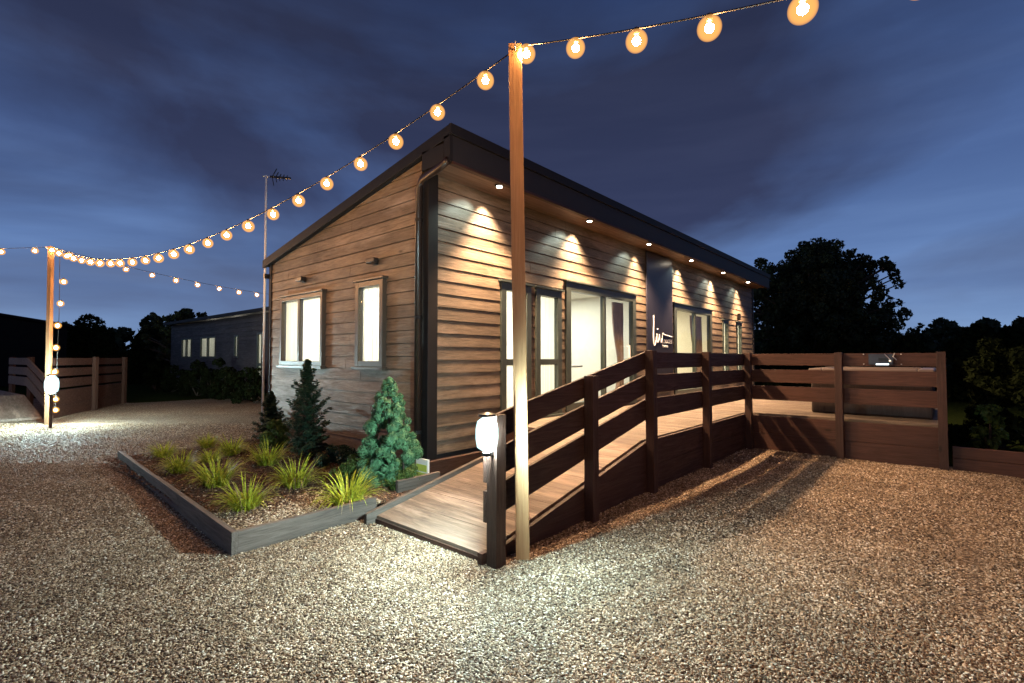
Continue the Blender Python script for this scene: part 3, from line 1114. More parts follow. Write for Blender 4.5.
# wall lamps on the gable and front
for (y, z, lab) in ((3.17, 2.79, 'unlit dark box lamp above the wide gable window'), (1.11, 2.83, 'unlit dark box lamp above the narrow gable window')):
    wl = thing('wall_lamp', (-0.02, y, z), lab, 'wall lamp', 'unlit lamps on the gable wall')
    MB().box(-0.12, -0.035, y - 0.10, y + 0.10, z - 0.035, z + 0.035).build('lamp_body', M['dark_metal'], wl, bevel=0.012)
    MB().box(-0.034, -0.012, y - 0.04, y + 0.04, z - 0.045, z + 0.045).build('bracket', M['dark_metal'], wl)
wl = thing('wall_lamp', (12.1, -0.02, 2.72), 'unlit dark lamp on the front wall above the last narrow window', 'wall lamp')
MB().box(12.02, 12.14, -0.10, -0.026, 2.66, 2.86).build('lamp_body', M['dark_metal'], wl, bevel=0.01)
MB().box(12.05, 12.11, -0.025, -0.015, 2.70, 2.82).build('bracket', M['dark_metal'], wl)

# notice label at the corner foot
nb = thing('notice_label', (-0.11, -0.05, 0.0), 'small white and yellow notice on the plinth at the lodge corner', 'notice')
MB().box(-0.135, -0.105, -0.17, 0.05, 0.02, 0.30).build('board', M['label_w'], nb, bevel=0.003)
MB().box(-0.139, -0.1355, -0.155, 0.035, 0.04, 0.14).build('yellow_field', M['label_y'], nb)
MB().box(-0.139, -0.1355, -0.155, 0.035, 0.155, 0.235).build('yellow_field', M['label_y'], nb)
# low skirting box from the corner along the front
sk = MB().box(-0.10, 1.28, -0.17, -0.10, 0.0, 0.27).build('plinth_board', M['stain_x'], lodge, bevel=0.004)

# TV aerial
ta = thing('tv_aerial', (-0.07, 4.56, 0.0), 'thin pale television mast with a dark aerial at the rear gable corner', 'aerial')
MB().tube([(-0.07, 4.56, 0.02), (-0.07, 4.56, 3.0), (-0.075, 4.56, 4.86)], 0.02, 10).build('mast', M['white'], ta, smooth=True)
mb = MB()
A = Vector((-0.075, 4.56, 4.84)); e1 = (RIGHT * 0.97 + f0 * 0.25).normalized()
mb.beam(A - e1 * 0.06, A + e1 * 0.40, 0.022, 0.022)
mb.build('boom', M['steel'], ta)
mb = MB()
for k, ln in ((0.10, 0.17), (0.16, 0.10), (0.22, 0.07), (0.28, 0.06), (0.34, 0.05)):
    c = A + e1 * k
    up = (Vector((0, 0, 1)) + f0 * 0.2).normalized()
    mb.beam(c, c + up * ln + e1 * (0.35 * ln), 0.02, 0.012, e1)
    mb.beam(c, c - up * ln + e1 * (0.25 * ln), 0.02, 0.012, e1)
mb.beam(A + e1 * 0.06, A + e1 * 0.42, 0.035, 0.03)
mb.build('antenna_elements', M['dark_metal'], ta)
mb = MB()
mb.box(-0.10, 0.0, 4.50, 4.56, 2.95, 3.03)
mb.build('bracket', M['dark_metal'], ta)

# ------------------------------------------------------------------ ramp, deck and fences
DK = 0.565
RXa, RXb = -1.25, 1.33
YO = -2.20     # outer edge of the deck
SLP = (DK - 0.05) / (RXb - RXa)


def rz(x):
    return 0.05 + SLP * (x - RXa) if x < RXb else DK


dk = thing('ramp_and_deck', (0, -1.2, 0), 'timber access ramp rising to the raised deck along the lodge front', 'deck')
mb = MB()
x = RXa
r_ = random.Random(4)
while x < RXb - 0.01:
    x2 = min(x + 0.29, RXb)
    dz = r_.uniform(-0.002, 0.002)
    mb.poly([(x + .003, -2.16, rz(x) - .03), (x2 - .003, -2.16, rz(x2) - .03), (x2 - .003, -0.80, rz(x2) - .03), (x + .003, -0.80, rz(x) - .03),
             (x + .003, -2.16, rz(x) + dz), (x2 - .003, -2.16, rz(x2) + dz), (x2 - .003, -0.80, rz(x2) + dz), (x + .003, -0.80, rz(x) + dz)],
            [(0, 3, 2, 1), (4, 5, 6, 7), (0, 1, 5, 4), (1, 2, 6, 5), (2, 3, 7, 6), (3, 0, 4, 7)])
    x = x2
mb.build('ramp_surface', M['ramp'], dk)
mb = MB()
x = RXb + 0.002
while x < 13.7:
    y0 = -2.16 if x < 5.15 or x > 9.6 else -4.72
    mb.box(x, x + 0.140, y0, -0.06, DK - 0.03, DK + r_.uniform(-0.0015, 0.0015))
    x += 0.145
mb.build('deck_surface', M['deck'], dk)
mb = MB()
for ya, yb in ((-0.795, -0.75),):
    mb.prism([(RXa - 0.10, -0.03), (RXb, DK - 0.2), (RXb, DK + 0.035), (RXa - 0.10, rz(RXa) + 0.03)], lambda p: (p[0], ya, p[1]), lambda p: (p[0], yb, p[1]))
mb.build('kerb', M['sleeper_x'], dk, bevel=0.003)
mb = MB()
mb.box(RXa - 0.055, RXa + 0.03, -2.215, -2.165, -0.02, 0.075)
mb.build('kerb', M['stain_y'], dk, bevel=0.003)
mb = MB()   # dark front edge under the foot of the ramp
mb.box(RXa - 0.012, RXa + 0.02, -2.155, -0.80, -0.03, 0.022)
mb.build('toe_board', M['stain_y'], dk)
mb = MB()
mb.box(RXb + 0.003, RXb + 0.04, -0.745, -0.08, 0.0, DK - 0.032)
mb.build('side_panel', M['stain_y'], dk)


def rail_fence(name, label, group=None):
    return name


FY = -2.215   # plane of the fence boards (their middle)
ff = thing('ramp_fence', (0, FY, 0), 'dark stained board fence climbing beside the ramp and along the deck', 'fence')
bands = [(0.815, 1.005), (0.535, 0.745), (0.245, 0.475)]
for (a, b) in bands:
    mb = MB()
    mb.prism([(RXa - 0.03, rz(RXa) + a), (RXb, DK + a), (RXb, DK + b), (RXa - 0.03, rz(RXa) + b)], lambda p: (p[0], FY - 0.016, p[1]), lambda p: (p[0], FY + 0.016, p[1]))
    mb.build('sloping_rail', M['stain_x'], ff, bevel=0.003)
    mb = MB()
    dz = r_.uniform(-.004, .004)
    mb.box(RXb + 0.002, 5.06, FY - 0.016, FY + 0.016, DK + a + dz, DK + b + dz)
    mb.build('rail', M['stain_x'], ff, bevel=0.003)
mb = MB()
mb.prism([(RXa - 0.0, -0.05), (RXb, -0.05), (RXb, DK - 0.005), (RXa, rz(RXa) - 0.005)], lambda p: (p[0], FY - 0.02, p[1]), lambda p: (p[0], FY + 0.02, p[1]))
mb.build('sloping_skirt', M['stain_x'], ff, bevel=0.003)
mb = MB()
mb.box(RXb + 0.002, 5.06, FY - 0.02, FY + 0.02, 0.275, DK - 0.005)
mb.box(RXb + 0.002, 5.06, FY - 0.019, FY + 0.021, -0.05, 0.27)
mb.build('skirt', M['stain_x'], ff, bevel=0.003)
for x in (RXa + 0.02, 0.07, 1.33, 3.06, 4.98):
    w_ = 0.05 if x > 0 else 0.052
    top = rz(x) + (1.02 if x > RXa + 0.1 else 1.03)
    mb = MB().box(x - w_, x + w_, FY - 0.02 - 0.10, FY - 0.021, -0.05, top)
    mb.build('post', M['stain_z'], ff, bevel=0.004)

rfn = thing('deck_fence', (5.1, -3.5, 0), 'dark stained board fence turning outward from the deck beside the hot tub', 'fence')
for k, (a, b) in enumerate(bands):
    MB().box(5.085, 5.117, -4.78, -2.20 if k < 2 else -2.24, DK + a, DK + b).build('rail', M['stain_y'], rfn, bevel=0.003)
MB().box(5.08, 5.12, -4.78, -2.24, 0.255, DK - 0.02).build('skirt', M['stain_y'], rfn, bevel=0.003)
MB().box(5.082, 5.122, -4.78, -2.24, -0.05, 0.25).build('skirt', M['stain_y'], rfn, bevel=0.003)
for y in (-3.56, -4.74):
    MB().box(4.98, 5.079, y - 0.05, y + 0.05, -0.05, 1.585).build('post', M['stain_z'], rfn, bevel=0.004)

# hot tub on the wide part of the deck
ht = thing('hot_tub', (6.9, -3.5, DK), 'dark clad hot tub with pale shell rim behind the outward fence', 'hot tub')
hx0, hx1, hy0, hy1 = 5.9, 7.95, -4.66, -3.0
MB().box(hx0 + 0.03, hx1 - 0.03, hy0 + 0.03, hy1 - 0.03, DK + 0.004, DK + 0.70).build('cabinet', M['cabinet'], ht, bevel=0.03)
mb = MB()
t_ = 0.2
for (a, b, c, d) in ((hx0, hx1, hy0, hy0 + t_), (hx0, hx1, hy1 - t_, hy1), (hx0, hx0 + t_, hy0 + t_, hy1 - t_), (hx1 - t_, hx1, hy0 + t_, hy1 - t_)):
    mb.box(a, b, c, d, DK + 0.705, DK + 0.76)
mb.build('shell_rim', M['acrylic'], ht, bevel=0.02)
MB().box(hx0 - 0.004, hx1 + 0.004, hy0 - 0.004, hy1 + 0.004, DK + 0.56, DK + 0.60).build('trim_band', M['acrylic'], ht)

# electrical box on the fence
eb2 = thing('control_box', (5.07, -4.0, 1.5), 'small dark box with a bright lit strip and corner screws on the fence board', 'control box')
MB().box(5.04, 5.083, -4.22, -3.93, 1.405, 1.56).build('casing', M['sign'], eb2, bevel=0.004)
MB().box(5.035, 5.0395, -4.17, -4.02, 1.40, 1.418).build('light_strip', emis('control_strip_glow', (0.8, 0.95, 1.0), 3.5), eb2)
MB().box(5.033, 5.0395, -4.16, -4.05, 1.45, 1.50).build('cover', M['dark_metal'], eb2)
MB().lathe([(0.012, -0.01), (0.012, 0.01)], (5.032, -4.185, 1.46), 12).build('indicator', emis('indicator_glow', (1, 0.85, 0.6), 2.0), eb2)
for yy in (-4.31, -3.87):
    for zz in (1.41, 1.555):
        MB().lathe([(0.008, -0.008), (0.008, 0.008)], (5.079, yy, zz), 8).build('screw', M['steel'], eb2)
mb = MB()
mb.tube([(5.03, -4.12, 1.56), (5.03, -4.17, 1.50), (5.03, -4.2, 1.44)], 0.008, 6)
mb.tube([(5.03, -4.24, 1.57), (5.03, -4.22, 1.52), (5.03, -4.26, 1.47)], 0.008, 6)
mb.build('wires', M['steel'], eb2)

# low sleeper wall running on from the fence
lw = thing('low_timber_wall', (5.4, -5.9, 0), 'low dark timber retaining board running right from the end post', 'edging')
MB().box(5.10, 5.16, -9.5, -4.83, -0.05, 0.145).build('lower_board', M['stain_y'], lw, bevel=0.004)
MB().box(5.10, 5.158, -9.5, -4.83, 0.15, 0.30).build('upper_board', M['stain_y'], lw, bevel=0.004)

# ------------------------------------------------------------------ festoon poles, lights and cool lamps
def pole(base, top, label, w_=0.10, mat='pole'):
    o = thing('festoon_pole', base, label, 'timber pole', 'timber poles carrying the string lights')
    MB().beam((base[0], base[1], -0.1), top, w_, w_, RIGHT).build('shaft', M[mat], o, bevel=0.004)
    mb = MB()
    t = Vector(top)
    mb.tube([t + Vector((0, 0, -0.06)) - f0 * 0.05, t + Vector((0, 0, -0.06)) - f0 * 0.11, t + Vector((0, 0, -0.03)) - f0 * 0.12], 0.006, 6)
    mb.build('hook', M['steel'], o)
    return o


PA = Vector((-0.985, -2.335, 0)); PAt = Vector((-1.025, -2.29, 3.94))
PL = Vector((-2.31, 10.45, 0)); PLt = Vector((-2.33, 10.6, 4.05))
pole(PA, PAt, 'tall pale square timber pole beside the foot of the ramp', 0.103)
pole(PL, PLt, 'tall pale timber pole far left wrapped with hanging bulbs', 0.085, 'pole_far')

# one festoon bulb, copied
protob = None


def bulb(parent, p):
    """p: world point of the cable; the bulb hangs below it."""
    global protob
    loc = Vector(p) - parent.location
    if protob is None:
        me = bpy.data.meshes.new('bulb')
        bm = bmesh.new()
        bmesh.ops.create_icosphere(bm, subdivisions=2, radius=0.027)
        bmesh.ops.translate(bm, verts=bm.verts, vec=(0, 0, -0.078))
        bm.to_mesh(me); bm.free()
        me.polygons.foreach_set('use_smooth', [True] * len(me.polygons))
        me.materials.append(M['warm_core'])
        b = bpy.data.objects.new('bulb', me)
        COL.objects.link(b)
        b.parent = parent
        b.location = loc
        m = MB().lathe([(0.008, 0.010), (0.018, 0.004), (0.019, -0.028), (0.015, -0.036)], (0, 0, 0), 12)
        s_ = m.build('socket', M['socket'], None, smooth=False)
        s_.parent = b
        me = bpy.data.meshes.new('halo_globe')
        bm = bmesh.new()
        bmesh.ops.create_uvsphere(bm, u_segments=24, v_segments=14, radius=0.072)  # oversized globe draws the bulb's bloom as a soft glow
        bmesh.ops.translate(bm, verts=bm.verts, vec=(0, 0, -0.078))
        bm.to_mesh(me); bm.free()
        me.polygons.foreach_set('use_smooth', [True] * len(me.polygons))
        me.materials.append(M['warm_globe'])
        g_ = bpy.data.objects.new('halo_globe', me)
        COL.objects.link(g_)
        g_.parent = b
        protob = b
        return b
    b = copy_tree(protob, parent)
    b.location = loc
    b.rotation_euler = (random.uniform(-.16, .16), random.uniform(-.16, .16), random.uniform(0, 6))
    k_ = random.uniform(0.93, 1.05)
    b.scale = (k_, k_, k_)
    return b


def festoon(a, b, sag, label, first=0.35, step=0.55, upto=None, group='strings of festoon bulbs'):
    a = Vector(a); b = Vector(b)
    o = thing('string_lights', a, label, 'string lights', group)
    L = (b - a).length
    n = 48

    def P(t):
        p = a.lerp(b, t)
        p.z -= 4 * sag * t * (1 - t)
        return p
    MB().tube([P(i / n) for i in range(n + 1)], 0.0055, 6).build('cable', M['cable'], o, smooth=True)
    # walk along the cable at equal spacing
    acc = 0; nxt = first; prev = P(0); N = 900
    for i in range(1, N + 1):
        q = P(i / N)
        acc += (q - prev).length
        prev = q
        if acc >= nxt:
            if upto and nxt > upto: break
            bulb(o, q)
            nxt += step
    return o


festoon(PAt + Vector((0.02, -0.02, 0.0)), PLt + Vector((0.0, -0.06, 0.0)), 0.85, 'long sagging string of warm bulbs between the near and far poles', first=0.33)
PB = Vector((-1.0, -15.0, 0)); PBt = Vector((-1.0, -15.0, 4.0))
festoon(PAt + Vector((0.02, -0.04, 0.0)), PBt, 1.06, 'string of large warm bulbs running up and out over the gravel at top right', first=0.045, step=0.487)
PC = Vector((9.6, 11.6, 0)); PCt = Vector((9.6, 11.6, 4.0))
festoon(PLt + Vector((0.06, 0, -0.02)), PCt, 0.55, 'lower string of warm bulbs crossing from the far pole behind the lodge', first=0.28)
festoon(PLt + Vector((-0.06, 0.0, -0.02)), (-9.5, 12.2, 4.0), 0.35, 'string of warm bulbs leaving the far pole toward the left edge', first=0.2)
# string hanging down the far pole
vs_ = thing('string_lights', (PL.x + 0.1, PL.y - 0.1, 0), 'short string of warm bulbs hanging down the far left pole', 'string lights', 'strings of festoon bulbs')
q0 = PL + RIGHT * 0.20 - f0 * 0.05
MB().tube([(q0.x, q0.y, 3.9), (q0.x + .02, q0.y, 2.5), (q0.x, q0.y, 0.25)], 0.0055, 6).build('cable', M['cable'], vs_)
for z, dx in ((3.27, .10), (2.77, .07), (2.28, 0.0), (1.78, -.02), (1.24, -.03), (0.62, .02), (0.38, -.0)):
    bulb(vs_, (q0.x + dx * RIGHT.x, q0.y + dx * RIGHT.y, z + 0.03))


def cool_lamp(c, label, k=1.0):
    o = thing('path_lamp', c, label, 'lamp', 'cool white lamps at the ramp feet')
    c = Vector(c)
    MB().lathe([(0.012, -0.075), (0.042, -0.055), (0.048, 0.0), (0.042, 0.055), (0.012, 0.075)], c, 20).build('lamp', M['cool_core'], o, smooth=True)
    MB().lathe([(0.03, -0.12), (0.072, -0.09), (0.082, -0.03), (0.082, 0.04), (0.07, 0.095), (0.03, 0.125)], c, 28).build('halo_cover', M['cool_globe'], o, smooth=True)  # cover sized to the lamp's halo, its glow set as emission
    MB().lathe([(0.02, -0.155), (0.035, -0.15), (0.035, -0.125), (0.02, -0.121)], c, 16).build('base', M['dark_metal'], o)
    MB().lathe([(0.035, 0.127), (0.068, 0.130), (0.062, 0.146), (0.02, 0.158)], c, 24).build('cap', M['dark_metal'], o)
    return o


cl1 = cool_lamp((-1.350, -2.305, 0.955), 'dazzling cool white lamp on the post at the foot of the near ramp')
MB().beam((-1.350, -2.305, 0.815), (-1.284, -2.295, 0.815), 0.03, 0.02).build('bracket', M['dark_metal'], cl1)

# ------------------------------------------------------------------ planting
M['carex'] = leafmat('yellow_green_grass_blade', (0.10, 0.16, 0.015), (0.56, 0.60, 0.06), 0.4, 25, 0.25)
M['dry'] = leafmat('dry_straw_blade', (0.16, 0.11, 0.05), (0.36, 0.27, 0.14), 0.7, 30, 0.1)
cl_spots = [(-1.77, 3.75, 0.8, 'rearmost on the far left of the bed'), (-1.92, 2.5, 0.9, 'beside the long side board halfway back'), (-1.10, 4.1, 0.75, 'at the very back of the bed'),
            (-1.06, 3.2, 0.95, 'in the back row near the dark conifers'), (-1.86, 1.40, 1.1, 'in the middle of the long side'), (-1.98, 0.28, 1.0, 'closest to the front board corner'),
            (-1.02, 2.05, 1.05, 'in front of the tall dark conifer'), (-1.30, 0.68, 1.05, 'in the middle of the bed'), (-1.28, -0.36, 1.12, 'at the ramp end of the bed'), (-1.45, 2.9, 0.7, 'small, between the back clumps')]
protos = []
for i, (x, y, s_, wd) in enumerate(cl_spots):
    lab = 'yellow green arching grass clump ' + wd
    if i < 4:
        o = thing('ornamental_grass', (x, y, bz(x, y) - 0.01), lab, 'grass clump', 'yellow green grasses in the bed')
        blades((x, y, bz(x, y) - 0.01), 170, 0.36, 0.014, 0.36, 1.5, i + 10).build('leaf_blades', M['carex'], o, recalc=False)
        blades((x, y, bz(x, y) - 0.01), 26, 0.34, 0.010, 0.42, 2.1, i + 60).build('dry_blades', M['dry'], o, recalc=False)
        protos.append(o)
    else:
        o = copy_tree(protos[i % 4])
        o.location = (x, y, bz(x, y) - 0.01)
        o['label'] = lab
        o.rotation_euler = (0, 0, i * 1.3)
    o.scale = (s_, s_, s_)


def cards(c, n, lumps, size, jitter=0.5):
    """points and normals on lumpy foliage; lumps: (offset, radius)."""
    P = []; Nn = []
    w_ = np.array([l[1] ** 2 for l in lumps]); w_ /= w_.sum()
    idx = rng.choice(len(lumps), n, p=w_)
    d = rng.normal(size=(n, 3)); d /= np.linalg.norm(d, axis=1, keepdims=True)
    rad = np.array([l[1] for l in lumps])[idx] * (0.55 + 0.45 * rng.random(n) ** 0.5)
    ctr = np.array([list(l[0]) for l in lumps])[idx]
    P = ctr + d * rad[:, None] + np.array(c)
    Nn = d + rng.normal(size=(n, 3)) * jitter
    return P, Nn


M['shrub_green'] = leafmat('blue_green_shrub_leaf', (0.03, 0.090, 0.045), (0.11, 0.26, 0.125), 0.5, 14, 0.15)
M['conifer_dark'] = leafmat('dark_conifer_leaf', (0.012, 0.030, 0.018), (0.035, 0.075, 0.045), 0.5, 12, 0.1)
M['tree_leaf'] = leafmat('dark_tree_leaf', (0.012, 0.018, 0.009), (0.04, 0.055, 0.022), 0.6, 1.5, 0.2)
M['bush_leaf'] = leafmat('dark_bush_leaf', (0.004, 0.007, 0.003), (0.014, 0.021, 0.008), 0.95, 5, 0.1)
M['leaf_mid'] = leafmat('mid_green_leaf', (0.03, 0.06, 0.015), (0.09, 0.15, 0.035), 0.5, 6, 0.25)  # mid green foliage of the smaller shrubs


def conifer(c, h, rad, nb, mat, label, seed, group=None):
    r = random.Random(seed)
    o = thing('conifer', c, label, 'conifer', group)
    P, D, Nn, SZ = [], [], [], []
    st = MB()
    for i in range(nb):
        t = (i + r.random()) / nb
        a = i * 2.4 + r.uniform(-.4, .4)
        R_ = rad * ((1 - t) ** 0.8) * r.uniform(0.5, 1.25) * min(1, 0.6 + t * 2.2) + 0.02
        d = Vector((math.cos(a), math.sin(a), 0.35 + 0.9 * t)).normalized()
        z0 = 0.05 + t * (h * 0.93)
        b0 = Vector((0, 0, z0))
        sd = d.cross(Vector((0, 0, 1))).normalized()
        st.tube([Vector(c) + b0, Vector(c) + b0 + d * R_], [0.007, 0.002], 4)
        m = int(26 + 90 * R_ / rad)
        for k in range(m):
            s_ = r.uniform(0.15, 1.0)
            side = r.choice((-1, 1))
            off = side * r.uniform(0, 0.38) * R_ * (1.15 - s_) + r.uniform(-.012, .012)
            p = b0 + d * R_ * s_ + sd * off + Vector((0, 0, r.uniform(-0.025, 0.02)))
            P.append(p); D.append((d + sd * side * 0.9 + Vector((r.uniform(-.3, .3), r.uniform(-.3, .3), r.uniform(-.2, .5)))))
            Nn.append(Vector((r.uniform(-.7, .7), r.uniform(-.7, .7), 1)) + d * 0.4)
            SZ.append(r.uniform(0.016, 0.032))
    P = np.array([list(p) for p in P]) + np.array(c); D = np.array([list(p) for p in D]); Nn = np.array([list(p) for p in Nn])
    quads('foliage', P, Nn, np.array(SZ), mat, o, 2.6, off=Vector(c), T=D)
    st.tube([c, Vector(c) + Vector((0.01, 0, h * 0.5)), Vector(c) + Vector((0, 0.01, h * 0.97))], [0.02, 0.014, 0.004], 6)
    st.build('stem', M['bark'], o)
    return o


def cone_shrub(c, h, rad, nl, lr, n, size, mat, name, label, cat, seed, group=None, power=0.8, jitter=0.5):
    r = random.Random(seed)
    o = thing(name, c, label, cat, group)
    lumps = []
    for i in range(nl):
        t = (i + r.random()) / nl
        R_ = rad * (1 - t) ** power * (0.75 + 0.35 * r.random()) * min(1, 0.45 + t * 3)
        a = r.uniform(0, 2 * PI)
        lumps.append(((R_ * math.cos(a), R_ * math.sin(a), 0.06 + t * (h - 0.1)), lr * (1.1 - 0.55 * t) * r.uniform(0.7, 1.25)))
    P, N_ = cards(c, n, lumps, size, jitter)
    N_[:, 2] += 0.2
    quads('foliage', P, N_, size * rng.uniform(0.6, 1.3, n), mat, o, 1.7, off=Vector(c))
    MB().tube([c, Vector(c) + Vector((0.01, 0, h * 0.5)), Vector(c) + Vector((0, 0.01, h * 0.93))], [0.02, 0.014, 0.005], 6).build('stem', M['bark'], o)
    return o


cone_shrub((-0.55, 0.02, 0.05), 1.24, 0.36, 170, 0.070, 34000, 0.017, M['shrub_green'], 'conifer_shrub', 'bright blue green lumpy conifer beside the lodge corner', 'shrub', 3, power=0.62, jitter=0.28)
conifer((-0.50, 2.05, 0.05), 1.46, 0.50, 105, M['conifer_dark'], 'tall dark conifer in front of the wide gable window', 5)
conifer((-0.25, 3.80, 0.05), 0.88, 0.34, 70, M['conifer_dark'], 'small dark conifer at the back corner of the bed', 6)
cone_shrub((-0.45, 3.15, 0.05), 0.50, 0.24, 25, 0.09, 3000, 0.026, M['leaf_mid'], 'small_shrub', 'low green shrub between the two dark conifers', 'shrub', 7, power=0.5)
cone_shrub((-0.40, 1.35, 0.05), 0.30, 0.28, 25, 0.08, 2500, 0.022, M['conifer_dark'], 'small_shrub', 'low dark shrub at the foot of the gable wall', 'shrub', 8, power=0.4)
cone_shrub((-0.75, 0.35, 0.05), 0.34, 0.25, 22, 0.08, 2200, 0.020, M['leaf_mid'], 'small_shrub', 'low olive green shrub left of the blue green conifer', 'shrub', 9, power=0.4)
cone_shrub((-0.52, -0.22, 0.05), 0.36, 0.20, 22, 0.07, 2400, 0.018, M['leaf_mid'], 'small_shrub', 'low leafy shrub nearest the ramp kerb', 'shrub', 12, power=0.4)

# ------------------------------------------------------------------ trees
def tree(c, h, rad, zlow, nl, n, size, label, name='tree', seed=1, mat='tree_leaf', squash=0.9, group=None, trunk=0.22, twigs=40):
    r = random.Random(seed)
    c = Vector(c)
    o = thing(name, c, label, 'tree', group)
    cz = (h + zlow) / 2
    hz = (h - zlow) / 2
    lumps = []
    for i in range(nl):
        u = r.uniform(-1, 1); a = r.uniform(0, 2 * PI)
        k = r.uniform(0.45, 0.93)
        q = math.sqrt(1 - u * u)
        bulge = 0.82 + 0.25 * math.sin(a * 3 + seed) * q
        lumps.append(((rad * k * q * math.cos(a) * bulge, rad * k * q * math.sin(a) * bulge, cz + hz * k * u * squash), rad * r.uniform(0.10, 0.26)))
    for i in range(nl * 2):   # thin outer sprigs
        u = r.uniform(-0.8, 1); a = r.uniform(0, 2 * PI); k = r.uniform(0.85, 1.12); q = math.sqrt(1 - u * u)
        lumps.append(((rad * k * q * math.cos(a), rad * k * q * math.sin(a), cz + hz * k * u * squash), rad * r.uniform(0.04, 0.10)))
    P, N_ = cards(c, n, lumps, size, 0.9)
    quads('crown', P, N_, size * rng.uniform(0.5, 1.3, n), M[mat], o, 1.5, off=c)
    m = MB()
    m.tube([c + Vector((0, 0, -0.1)), c + Vector((0.05, 0, zlow + 0.3)), c + Vector((0, 0.1, cz + hz * 0.4))], [trunk, trunk * 0.7, trunk * 0.2], 8)
    for i in range(twigs):
        lp = r.choice(lumps)
        e = Vector(lp[0]); st = Vector((0, 0, min(cz, max(zlow * 0.9, e.z * 0.6))))
        out = e + (e - Vector((0, 0, cz))).normalized() * lp[1] * r.uniform(0.6, 1.5)
        mid = st.lerp(e, 0.55) + Vector((0, 0, 0.06 * rad))
        m.tube([c + st, c + mid, c + e, c + out], [trunk * 0.35, trunk * 0.2, trunk * 0.08, 0.008], 5)
    m.build('trunk', M['bark'], o)
    return o


tree(cw(0.605 * 25, 25), 7.35, 3.45, 0.6, 110, 80000, 0.115, 'large round dark tree rising behind the far end of the lodge', seed=4, trunk=0.3, twigs=120)
tree(cw(-0.665 * 27, 27), 4.25, 1.7, 0.8, 40, 9000, 0.13, 'spreading dark tree behind the far lodge roof', seed=8, twigs=40)
tree(cw(0.80 * 30, 30), 3.5, 2.4, 0.3, 40, 10000, 0.16, 'low rounded dark tree right of the large tree', seed=12, twigs=10)
tree(cw(0.90 * 34, 34), 3.8, 2.6, 0.3, 40, 10000, 0.17, 'dark bushy tree on the skyline above the end post', seed=14, twigs=10)
tree(cw(1.02 * 36, 36), 3.8, 3.0, 0.3, 40, 10000, 0.18, 'dark bushy tree on the skyline at the right edge', seed=15, twigs=10)

# far hedge and wood all along the horizon
def wood_belt(name, pts, h, depth, n, size, mat, label, cat='wood', kind='stuff'):
    P = []; N_ = []
    pts = [Vector(p) for p in pts]
    seg = [(pts[i + 1] - pts[i]).length for i in range(len(pts) - 1)]
    tot = sum(seg)
    lumps = []
    r = random.Random(len(name) + int(h * 10))
    k = int(tot / 0.9)
    for i in range(k):
        s_ = tot * (i + r.random()) / k
        j = 0
        while j < len(seg) - 1 and s_ > seg[j]:
            s_ -= seg[j]; j += 1
        p = pts[j].lerp(pts[j + 1], min(1, s_ / seg[j]))
        hh = h * (0.72 + 0.5 * (0.5 + 0.5 * mnoise.noise(Vector((p.x * 0.15, p.y * 0.15, 5))))) * r.uniform(0.85, 1.08)
        z = 0.3
        while z < hh:
            R_ = h * r.uniform(0.12, 0.24)
            lumps.append(((p.x + r.uniform(-1, 1) * depth, p.y + r.uniform(-1, 1) * depth, z), R_))
            z += R_ * 1.3
    P, N_ = cards((0, 0, 0), n, lumps, size, 0.8)
    o = quads(name, P, N_, size * rng.uniform(0.5, 1.4, n), mat, None, 1.4)
    return tag(o, label, cat, kind=kind)


wood_belt('distant_woodland', [cw(10, 46), cw(24, 44), cw(40, 36), cw(52, 26)], 3.9, 1.6, 60000, 0.34, M['tree_leaf'], 'dark distant woodland along the right horizon')
wood_belt('distant_woodland_left', [cw(-46, 34), cw(-34, 38), cw(-20, 42), cw(-2, 44), cw(12, 46)], 4.3, 1.6, 60000, 0.34, M['tree_leaf'], 'dark distant woodland along the left horizon')['label']
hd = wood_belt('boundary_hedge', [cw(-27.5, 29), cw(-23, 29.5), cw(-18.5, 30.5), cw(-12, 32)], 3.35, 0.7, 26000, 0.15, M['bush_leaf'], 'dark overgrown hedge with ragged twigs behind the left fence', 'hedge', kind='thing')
wood_belt('field_hedge', [cw(9.5, 19), cw(14, 18), cw(19, 16), cw(22, 12)], 2.2, 0.6, 26000, 0.13, M['bush_leaf'], 'dark hedge beyond the hot tub deck', 'hedge', kind='thing')


def bush(c, h, rad, n, size, mat, label, seed, group=None, name='bush'):
    r = random.Random(seed)
    o = thing(name, c, label, 'bush', group)
    lumps = []
    for i in range(28):
        a = r.uniform(0, 2 * PI); u = r.random()
        k = rad * math.sqrt(r.random()) * (1.0 - 0.55 * u)
        lumps.append(((k * math.cos(a), k * math.sin(a), 0.1 + u * (h - 0.15)), rad * r.uniform(0.18, 0.34)))
    P, N_ = cards(c, n, lumps, size, 0.8)
    quads('foliage', P, N_, size * rng.uniform(0.6, 1.3, n), mat, o, 1.7, off=Vector(c))
    m = MB()
    for i in range(6):
        e = Vector(lumps[i][0])
        m.tube([Vector(c), Vector(c) + e * 0.5, Vector(c) + e], [0.02, 0.012, 0.004], 5)
    m.build('stems', M['bark'], o)
    return o


